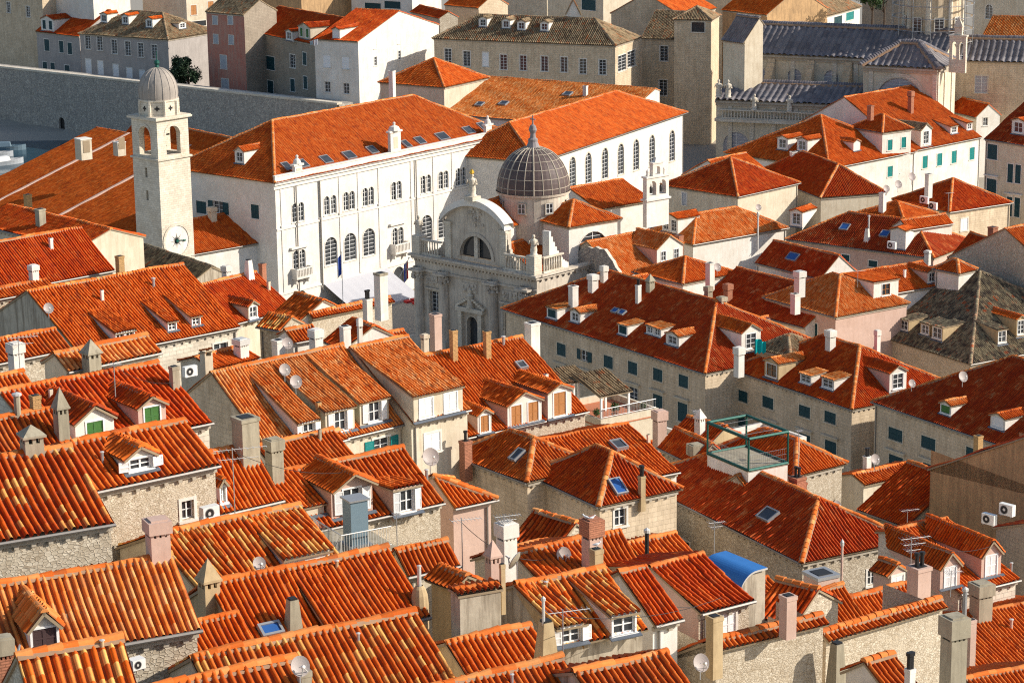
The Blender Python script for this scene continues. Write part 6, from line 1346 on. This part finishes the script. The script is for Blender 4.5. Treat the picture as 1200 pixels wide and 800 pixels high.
for z_ in (.35,.65,1.0): m.tube(f+Z*z_,f+A*a+Z*z_,.01,3); m.tube(f+Z*z_,f+B*b+Z*z_,.01,3)
for i in range(1,5): m.tube(f+B*b*i/5+Z*H_,f+A*a+B*b*i/5+Z*H_,.012,3)
m.build('wires','metal_grey',fr)
# small terrace with a steel flue box in front of the gabled dormer
rt,f,A,B,a,b=flatblock('small paved terrace with a railing in front of the big gabled dormer',(400,652),(362,634),(462,640),76,5,'plaster_cream','concrete',0)
railing(f+A*.05+B*.05,f+A*(a-.1)+B*.05,'white barred railing along the small paved terrace'); railing(f+B*.06+A*.05,f+B*(b-.1)+A*.05,'short barred railing at the left end of the small paved terrace')
P=f+A*(a*.45)+B*.9; t=thing('flue_box','tall blue grey metal duct box standing on the small terrace','duct',P,None); m=MB(); m.abox(P,.42,.42,.03,2.2,math.atan2(A[1],A[0])); m.build('casing','metal_teal',t); m=MB(); m.abox(P,.5,.5,2.21,2.29,math.atan2(A[1],A[0])); m.build('lid','metal_grey',t); m=MB(); m.abox(P,.55,.55,.022,.2,math.atan2(A[1],A[0])); m.build('plinth','metal_grey',t)
# low buildings along the street in front of the shuttered houses
flatblock('low white walled yard building left of the ochre side wall',(760,522),(715,508),(800,512),150,8,'plaster_white','concrete',.4)
flatblock('low white terrace block behind the green metal frame',(905,528),(855,514),(945,519),152,8,'plaster_white','terracotta',.5)
G('s4b','cream walled house with a single bright tile ridge near the dish beside the brown wall',(1014,569),(1082,554),(1004,556),148,tile='tile_orange',wall='plaster_cream',gut=False,dentil=False,ft=.3)
chimney('s4b',1016,546,11,12,'plain','plaster_white',pots=2)
G('s3f','small orange roof below the white walled yard building',(792,535),(748,545),(770,516),140,tile='tile_orange',wall='plaster_white')
G('z6','low orange roof between the hipped stone house and the rubble house',(925,700),(868,714),(900,676),88,tile='tile_orange',pitch=.22)
# blue barrel vault
def vault():
    D=dm(72.); p=at(864,714,D); A=np.array([.82,.57,0]); B=np.array([-.57,.82,0]); s=scl(p); w=35/s/.82; h=43/s; ln=2.6; root=thing('blue_vault','blue curved metal canopy roof on a stained concrete wall','canopy',p+A*w/2,None); k=14
    pr=[(w*(1-math.cos(t))*.62 if False else w*.62*(1-math.cos(t)),h*.35+h*.65*math.sin(t)) for t in np.linspace(0,math.pi/2,k)]+[(w,h*1.0)]
    m=MB()
    for (x0,z0),(x1,z1) in zip(pr,pr[1:]): q=lambda x,z,e,o=0:p+A*x+Z*(z+o)+B*e; m.face([q(x0,z0,-.15,.04),q(x1,z1,-.15,.04),q(x1,z1,ln,.04),q(x0,z0,ln,.04)]); m.face([q(x0,z0,-.15,.04),q(x1,z1,-.15,.04),q(x1,z1,-.15,-.04),q(x0,z0,-.15,-.04)],mat='metal_pale')
    m.build('sheet','vault_blue',root); m=MB(); q=lambda x,z,e:p+A*x+Z*z+B*e; m.face([q(0,-3,0)]+[q(w,-3,0)]+[q(x,z,0) for x,z in pr[::-1]]); m.face([q(0,-3,0),q(0,pr[0][1],0),q(0,pr[0][1],ln),q(0,-3,ln)]); m.face([q(w,-3,0),q(w,h,0),q(w,h,ln),q(w,-3,ln)]); m.face([q(0,-3,ln)]+[q(w,-3,ln)]+[q(x,z,ln) for x,z in pr[::-1]]); m.build('wall','plaster_stained',root)
vault()
# scalloped parapet gable
def parapet():
    H=HOUSES['m2']; s=H.sides['e0']; n=s.n; U=s.U; X=lambda px,py:onplane(px,py,s.P+n*.35,n); pts=[(664,309),(666,304),(670,301),(672,297),(677,296),(680,292),(685,292),(689,289),(694,291),(698,289),(703,292),(708,292),(711,296),(714,301),(718,306),(721,313),(725,318),(728,326)]
    t=thing('parapet_gable','grey scalloped stone parapet wall on the gable of the orange roofed house','wall',X(695,330),None); m=MB(); up=[X(*p) for p in pts]; lo=[np.array([p[0],p[1],3.]) for p in up]
    for i in range(len(up)-1):
        for o in (0,.45): m.face([lo[i]-n*o,lo[i+1]-n*o,up[i+1]-n*o,up[i]-n*o])
        m.face([up[i],up[i+1],up[i+1]-n*.45,up[i]-n*.45],mat='stone_pale')
    m.face([lo[0],up[0],up[0]-n*.45,lo[0]-n*.45]); m.face([lo[-1],up[-1],up[-1]-n*.45,lo[-1]-n*.45]); m.build('wall','stone_wall',t)
    P=X(695,316); window(t,P,U if U@CR>0 else -U,n,.9,1.1,'cb','stone_cornice',rev=.02)
parapet()
# the teal cloth
P=at(891,415,230); t=thing('cloth','bright teal cloth hung out at the gabled window','cloth',P,None); m=MB(); s=scl(P)
for i in range(8):
    q=lambda i,z:P+CR*((i/8-.5)*13/s)+np.array([0,-.08*math.sin(i*1.7),0])+Z*z; z1=1.55-.25*(i>4)
    m.face([q(i,.12*(i%3)),q(i+1,.12*((i+1)%3)),q(i+1,z1),q(i,z1)])
m.build('fabric','cloth_teal',t)
# red awning at the bottom right
P=at(1008,800,62*1.3); 
D_=dm(61); p0=at(1006,803,D_); p1=at(1060,791,D_); t=thing('awning','faded red awning rolled over a yard at the bottom right','awning',p0,None); m=MB(); d=unit((p1-p0)*np.array([1,1,0])); n_=np.array([d[1],-d[0],0]); L=float((p1-p0)@d)
for i in range(12):
    for j in range(4): q=lambda a_,b_:p0+d*L*a_/12+n_*(b_*.35)-Z*(b_*.16+.03*(a_%2)); m.face([q(i,j),q(i+1,j),q(i+1,j+1),q(i,j+1)])
m.build('canopy','canvas_red',t); m=MB(); m.tube(p0,p0+d*L,.06,8); m.build('roller','metal_pale',t)
# gulls
def gull(px,py,D,label,a):
    D=dm(D); P=at(px,py,D); t=thing('gull',label,'gull',P,'gulls on the chimneys'); ca,sa=math.cos(a),math.sin(a); m=MB(); X=np.array([ca,sa,0])*.6; Y=np.array([-sa,ca,0])*.6; Z=np.array([0,0,.6])
    prof=[(-.26,.012,.14),(-.2,.03,.145),(-.1,.075,.15),(0,.095,.16),(.1,.085,.18),(.16,.06,.22),(.2,.048,.27),(.235,.05,.30),(.27,.035,.30),(.295,.012,.295),(.34,.004,.285)]; rings=[[P+X*x+Z*(z+.04)+(Y*math.cos(t_)+Z*math.sin(t_))*r for t_ in np.linspace(0,2*math.pi,9)[:-1]] for x,r,z in prof]
    for A_,B_ in zip(rings,rings[1:]):
        for i in range(8): m.face([A_[i],A_[(i+1)%8],B_[(i+1)%8],B_[i]])
    for s in (-1,1): m.tube(P+Y*.03*s,P+Y*.03*s+Z*.13,.008,4)
    m.build('body','feather',t,smooth=True); m=MB()
    for s in (-1,1): m.face([P+X*.1+Y*s*.09+Z*.24,P-X*.05+Y*s*.11+Z*.23,P-X*.33+Y*s*.03+Z*.18,P-X*.1+Y*s*.09+Z*.17])
    m.build('wing','feather_grey',t)
gull(687,609,66,'left of the two gulls on the thick brick topped chimney',2.6); gull(693,610,66,'right of the two gulls on the thick brick topped chimney',.4); gull(699,641,62,'gull standing on the yellow square chimney',.2)
# satellite dishes
for a in ((57,361,133,13,'white dish fixed to the grey gable of the large orange roof'),(334,433,114,15,'upper dish of the pair on the pale orange roof'),(347,447,113,16,'lower dish of the pair on the pale orange roof'),(337,402,132,14,'dish behind the white square chimney among low roofs'),(505,535,93,22,'big grey dish below the white shuttered window'),(661,650,66.5,20,'large pale dish left of the thick brick topped chimney'),(304,660,58,17,'dish half hidden by the yellow streaked roof'),(352,780,43,25,'grey dish on the square chimney at the bottom edge'),(981,592,127,12,'brown dish on the pale rubble wall'),(1026,538,141,13,'dish beside the white chimney near the brown wall'),(1129,441,190,13,'dish on the ridge of the deep red street house'),(1069,449,203,10,'dish right of the white dormer with the two panes'),(1039,221,299,9,'left dish of three by the half shadowed roof'),(1053,216,300,10,'middle dish of three by the half shadowed roof'),(1069,207,301,10,'right dish of three by the half shadowed roof'),(889,243,276,8,'dish on a tall pole above the bright orange hipped roof'),(841,313,249,10,'dish behind the white chimney of the low hipped roof'),(822,776,59,22,'large pink grey dish on the rubble wall below the yellow chimney')): dish(*a)
dish(603,656,62,24,'rusty brown backed dish behind the pointed pink chimney',face=(-.7,.4,.4),mat='concrete'); dish(20,766,46,24,'white dish seen edge on by the brick chimney at the left edge',face=(-.95,-.2,.3),mat='plastic_white')
# air conditioners
aircon(221,434,120,13,'white air conditioner beside the gable chimney on pale stone blocks'); aircon(243,599,66.3,17,'upper of two stacked air conditioners on the rubble wall'); aircon(243,611.5,66.2,17,'lower of two stacked air conditioners on the rubble wall'); aircon(157,775,47,13,'air conditioner half hidden behind the mixed tile roof')
nl=(-.72,-.69,0); Ul=(.69,-.72,0)
aircon(1161,607,112,12,'lower air conditioner on the stained brown wall',Ul,nl); aircon(1182,596,112,13,'upper air conditioner on the stained brown wall',Ul,nl); aircon(1046,287,271,8,'air conditioner below the white dormer of the long red roof',Ul,nl); aircon(1084,234,302,8,'left air conditioner on the grey gable of the half shadowed roof',Ul,nl); aircon(1094,241,302,8,'right air conditioner on the grey gable of the half shadowed roof',Ul,nl)
# aerials
for a in ((135,457,78,32,'thin mast beside the right green shuttered dormer',1,.5),(275,594,70,70,'tall aerial in front of the steep orange roof',2,2.2),(542,662,64,56,'tall bare mast with one bent arm above the rubble wall',1,1.2),(591,632,64,30,'aerial on the white box chimney',2,1.),(660,790,49,78,'aerial in front of the open attic window',1,1.3),(837,642,92,32,'small aerial before the big hipped roof',2,.9),(1067,672,75,44,'many armed aerial on the pink chimney with pots',3,1.4),(1114,692,84,24,'aerial in front of the white shuttered gable window',1,.9),(935,557,127,54,'thin mast in front of the roof with the green frame',1,.4),(1005,333,244,16,'short aerial by the boxy dormer',1,1.4),(1111,246,300,20,'aerial on the half shadowed roof',1,1.2),(1063,618,122,22,'aerial left of the stained brown wall',1,1.2),(815,494,138,14,'white crossed aerial above the ochre side wall',2,.5),(466,662,70,62,'thin mast beside the railing and pale rubble wall',1,.3),(24,442,92,48,'mast with two arms on the roof at the left edge',2,1.5)): antenna(*a)
chimney('b1',7,803,30,58,'box','brick_red',D=45,capmat='concrete'); chimney('s2',962,690,44,20,'plain','plaster_pink',D=92,capmat='metal_grey'); chimney('s9c',986,686,4,56,'pipe','plaster_pink',D=88)
chimney('s8c',1066,806,14,24,'plain','plaster_white',D=60,pots=2)

# pale strips that divide the broad red roof
Hc=HOUSES['c5']
for px,py in ((20,225),(110,232)):
    P=onplane(px,py,Hc.e0,Hc.N); u=float((P-Hc.e0)@Hc.U); m=MB(); vl=math.hypot(Hc.w,Hc.h); m.box(Hc.e0+Hc.U*u,Hc.U,Hc.V,Hc.N,-.2,.2,.1,vl-.1,-.05,.22); m.build('dividing_strip','plaster_pink',Hc.root)

# cables slung between the houses, small vents and flues
def cable(p,q,Dp,Dq,label,sag=.5):
    P=at(*p,dm(Dp)); Q=at(*q,dm(Dq)); root=thing('cable',label,'cable',(P+Q)/2,'cables slung between the houses'); m=MB(); k=14; pt=lambda i:P+(Q-P)*i/k-Z*sag*4*(i/k)*(1-i/k)
    for i in range(k): m.tube(pt(i),pt(i+1),.012,4,caps=False)
    m.build('wire','metal_dark',root)
cable((748,709),(880,708),64,66,'thin cable running across the brick red roof to the white shutter',.1); cable((660,722),(845,700),50,64,'cable from the aerial before the open attic window',.35); cable((275,530),(412,552),70,85,'cable from the tall aerial to the big gabled dormer',.4); cable((541,612),(640,655),64,66,'cable from the bare mast to the pale dish roof',.5); cable((1067,632),(1160,640),75,98,'cable from the many armed aerial to the right pink dormer',.4); cable((135,430),(205,448),78,84,'cable across the long red roof with green dormers',.3)
for k,x,y,w,h,kd,mt in (('v1',420,752,5,12,'pipe','metal_grey'),('v5',395,668,5,13,'pipe','plaster_ochre'),('w3',120,540,5,12,'pipe','metal_grey'),('w5',60,470,6,14,'plain','plaster_cream'),('y1',500,560,5,11,'pipe','metal_grey'),('t0',640,690,5,10,'pipe','plaster_ochre'),('r2',640,450,6,12,'plain','plaster_white'),('r2',590,405,5,12,'pipe','metal_grey'),('c1',120,352,5,12,'plain','plaster_white'),('c1',180,335,5,10,'pipe','metal_grey'),('s6',1185,668,4,10,'pipe','metal_grey'),('s7',1185,735,5,11,'pipe','plaster_pink'),('s1c',760,520,5,11,'plain','plaster_cream'),('x3',375,515,5,12,'plain','concrete'),('c2',60,290,6,11,'plain','plaster_white'),('c7',315,340,5,10,'plain','plaster_cream'),('u2',600,800,5,12,'pipe','metal_grey'),('b1',120,760,6,12,'pipe','plaster_ochre'),('m10',1060,325,4,9,'plain','plaster_white'),('m16b',900,385,5,12,'plain','plaster_white')): chimney(k,x,y,w,h,kd,mt,base=.4)

# washing on lines and a few more plants
def washing(p,q,D1,D2,label,cols):
    P=at(*p,dm(D1)); Q=at(*q,dm(D2)); t=thing('washing_line',label,'washing line',(P+Q)/2,'washing lines between the houses'); m=MB(); m.tube(P,Q,.012,4); m.build('line','metal_pale',t); d=Q-P; L=np.linalg.norm(d); d=d/L; nn=np.array([d[1],-d[0],0])
    for i,c in enumerate(cols):
        w=.55+.2*(i%3); h=.7+.25*((i*7)%3); x0=L*(i+.3)/(len(cols)+.3); m=MB()
        for j in range(5): f_=lambda j_,z_:P+d*(x0+w*j_/5)-Z*z_+nn*.05*math.sin(j_*1.9+i)*z_; m.face([f_(j,h),f_(j+1,h),f_(j+1,0),f_(j,0)])
        m.build('cloth',c,t)
washing((362,49),(372,46),402,402,'pale blue washing hung beside the tall white gabled house',['metal_teal','canvas_white'])
# ================================================================ ground, sun, sky, camera
def ground():
    xs=np.concatenate([[-3000,-900],np.arange(-260,261,8),[900,3000]]); ys=np.concatenate([[-2000,-100],np.arange(-10,640,8),[1200,6000]])
    B=np.array([(b[0],b[1],b[2]) for b in BASES]); m=MB(); Zs=np.zeros((len(xs),len(ys)))
    for i,x in enumerate(xs):
        for j,y in enumerate(ys):
            d=(B[:,0]-x)**2+(B[:,1]-y)**2; w=1/(d+16)**2; z=float((B[:,2]*w).sum()/w.sum())-.6
            if y<300: z=min(z,max(.25,.25+.5*(168-(.67*x+.74*y))))
            if abs(x)>280 or y>650 or y<-20: z=2.
            if x<-80 and 375<y<446: z=-2.
            Zs[i,j]=z
    idx=lambda i,j:(xs[i],ys[j],Zs[i,j])
    for i in range(len(xs)-1):
        for j in range(len(ys)-1): m.face([idx(i,j),idx(i+1,j),idx(i+1,j+1),idx(i,j+1)])
    tag(m.build('ground','paving'),kind='structure')
    m=MB(); m.face([(-200,370,0),(-75,370,0),(-75,450,0),(-200,450,0)]); tag(m.build('harbour_water','sea_water'),kind='structure')
ground()
w=bpy.data.worlds.new('World'); scene.world=w; w.use_nodes=True; nt=w.node_tree
bg=nt.nodes['Background']; sky=nt.nodes.new('ShaderNodeTexSky'); sky.sky_type='NISHITA'; sky.sun_disc=False
EL=R(29); AZ=R(-5)    # sun direction: from +x, angle AZ towards +y
sdir=np.array([math.cos(AZ)*math.cos(EL),math.sin(AZ)*math.cos(EL),math.sin(EL)])
sky.sun_elevation=EL; sky.sun_rotation=math.pi/2-AZ
nt.links.new(sky.outputs[0],bg.inputs[0]); bg.inputs[1].default_value=.11
ld=bpy.data.lights.new('sun','SUN'); ld.energy=4.3; ld.angle=R(.5); ld.color=(1,.93,.82); lo=bpy.data.objects.new('sun',ld); col.objects.link(lo)
lo.rotation_euler=V3(tuple(-sdir)).to_track_quat('-Z','Y').to_euler(); lo.location=(150,100,200)
cd=bpy.data.cameras.new('camera'); cd.sensor_width=36; cd.lens=F/1200*36; cd.clip_end=10000; cd.clip_start=1
co=bpy.data.objects.new('camera',cd); col.objects.link(co); scene.camera=co
from mathutils import Matrix
co.matrix_world=Matrix(((CR[0],CU[0],-FW[0],C[0]),(CR[1],CU[1],-FW[1],C[1]),(CR[2],CU[2],-FW[2],C[2]),(0,0,0,1)))
scene.view_settings.view_transform='Standard'; scene.view_settings.look='None'; scene.view_settings.exposure=0.5; scene.view_settings.gamma=1
scene.cycles.max_bounces=5; scene.cycles.diffuse_bounces=3; scene.cycles.glossy_bounces=2
scene.cycles.use_denoising=False; scene.cycles.filter_width=1.15; scene.cycles.sample_clamp_indirect=3
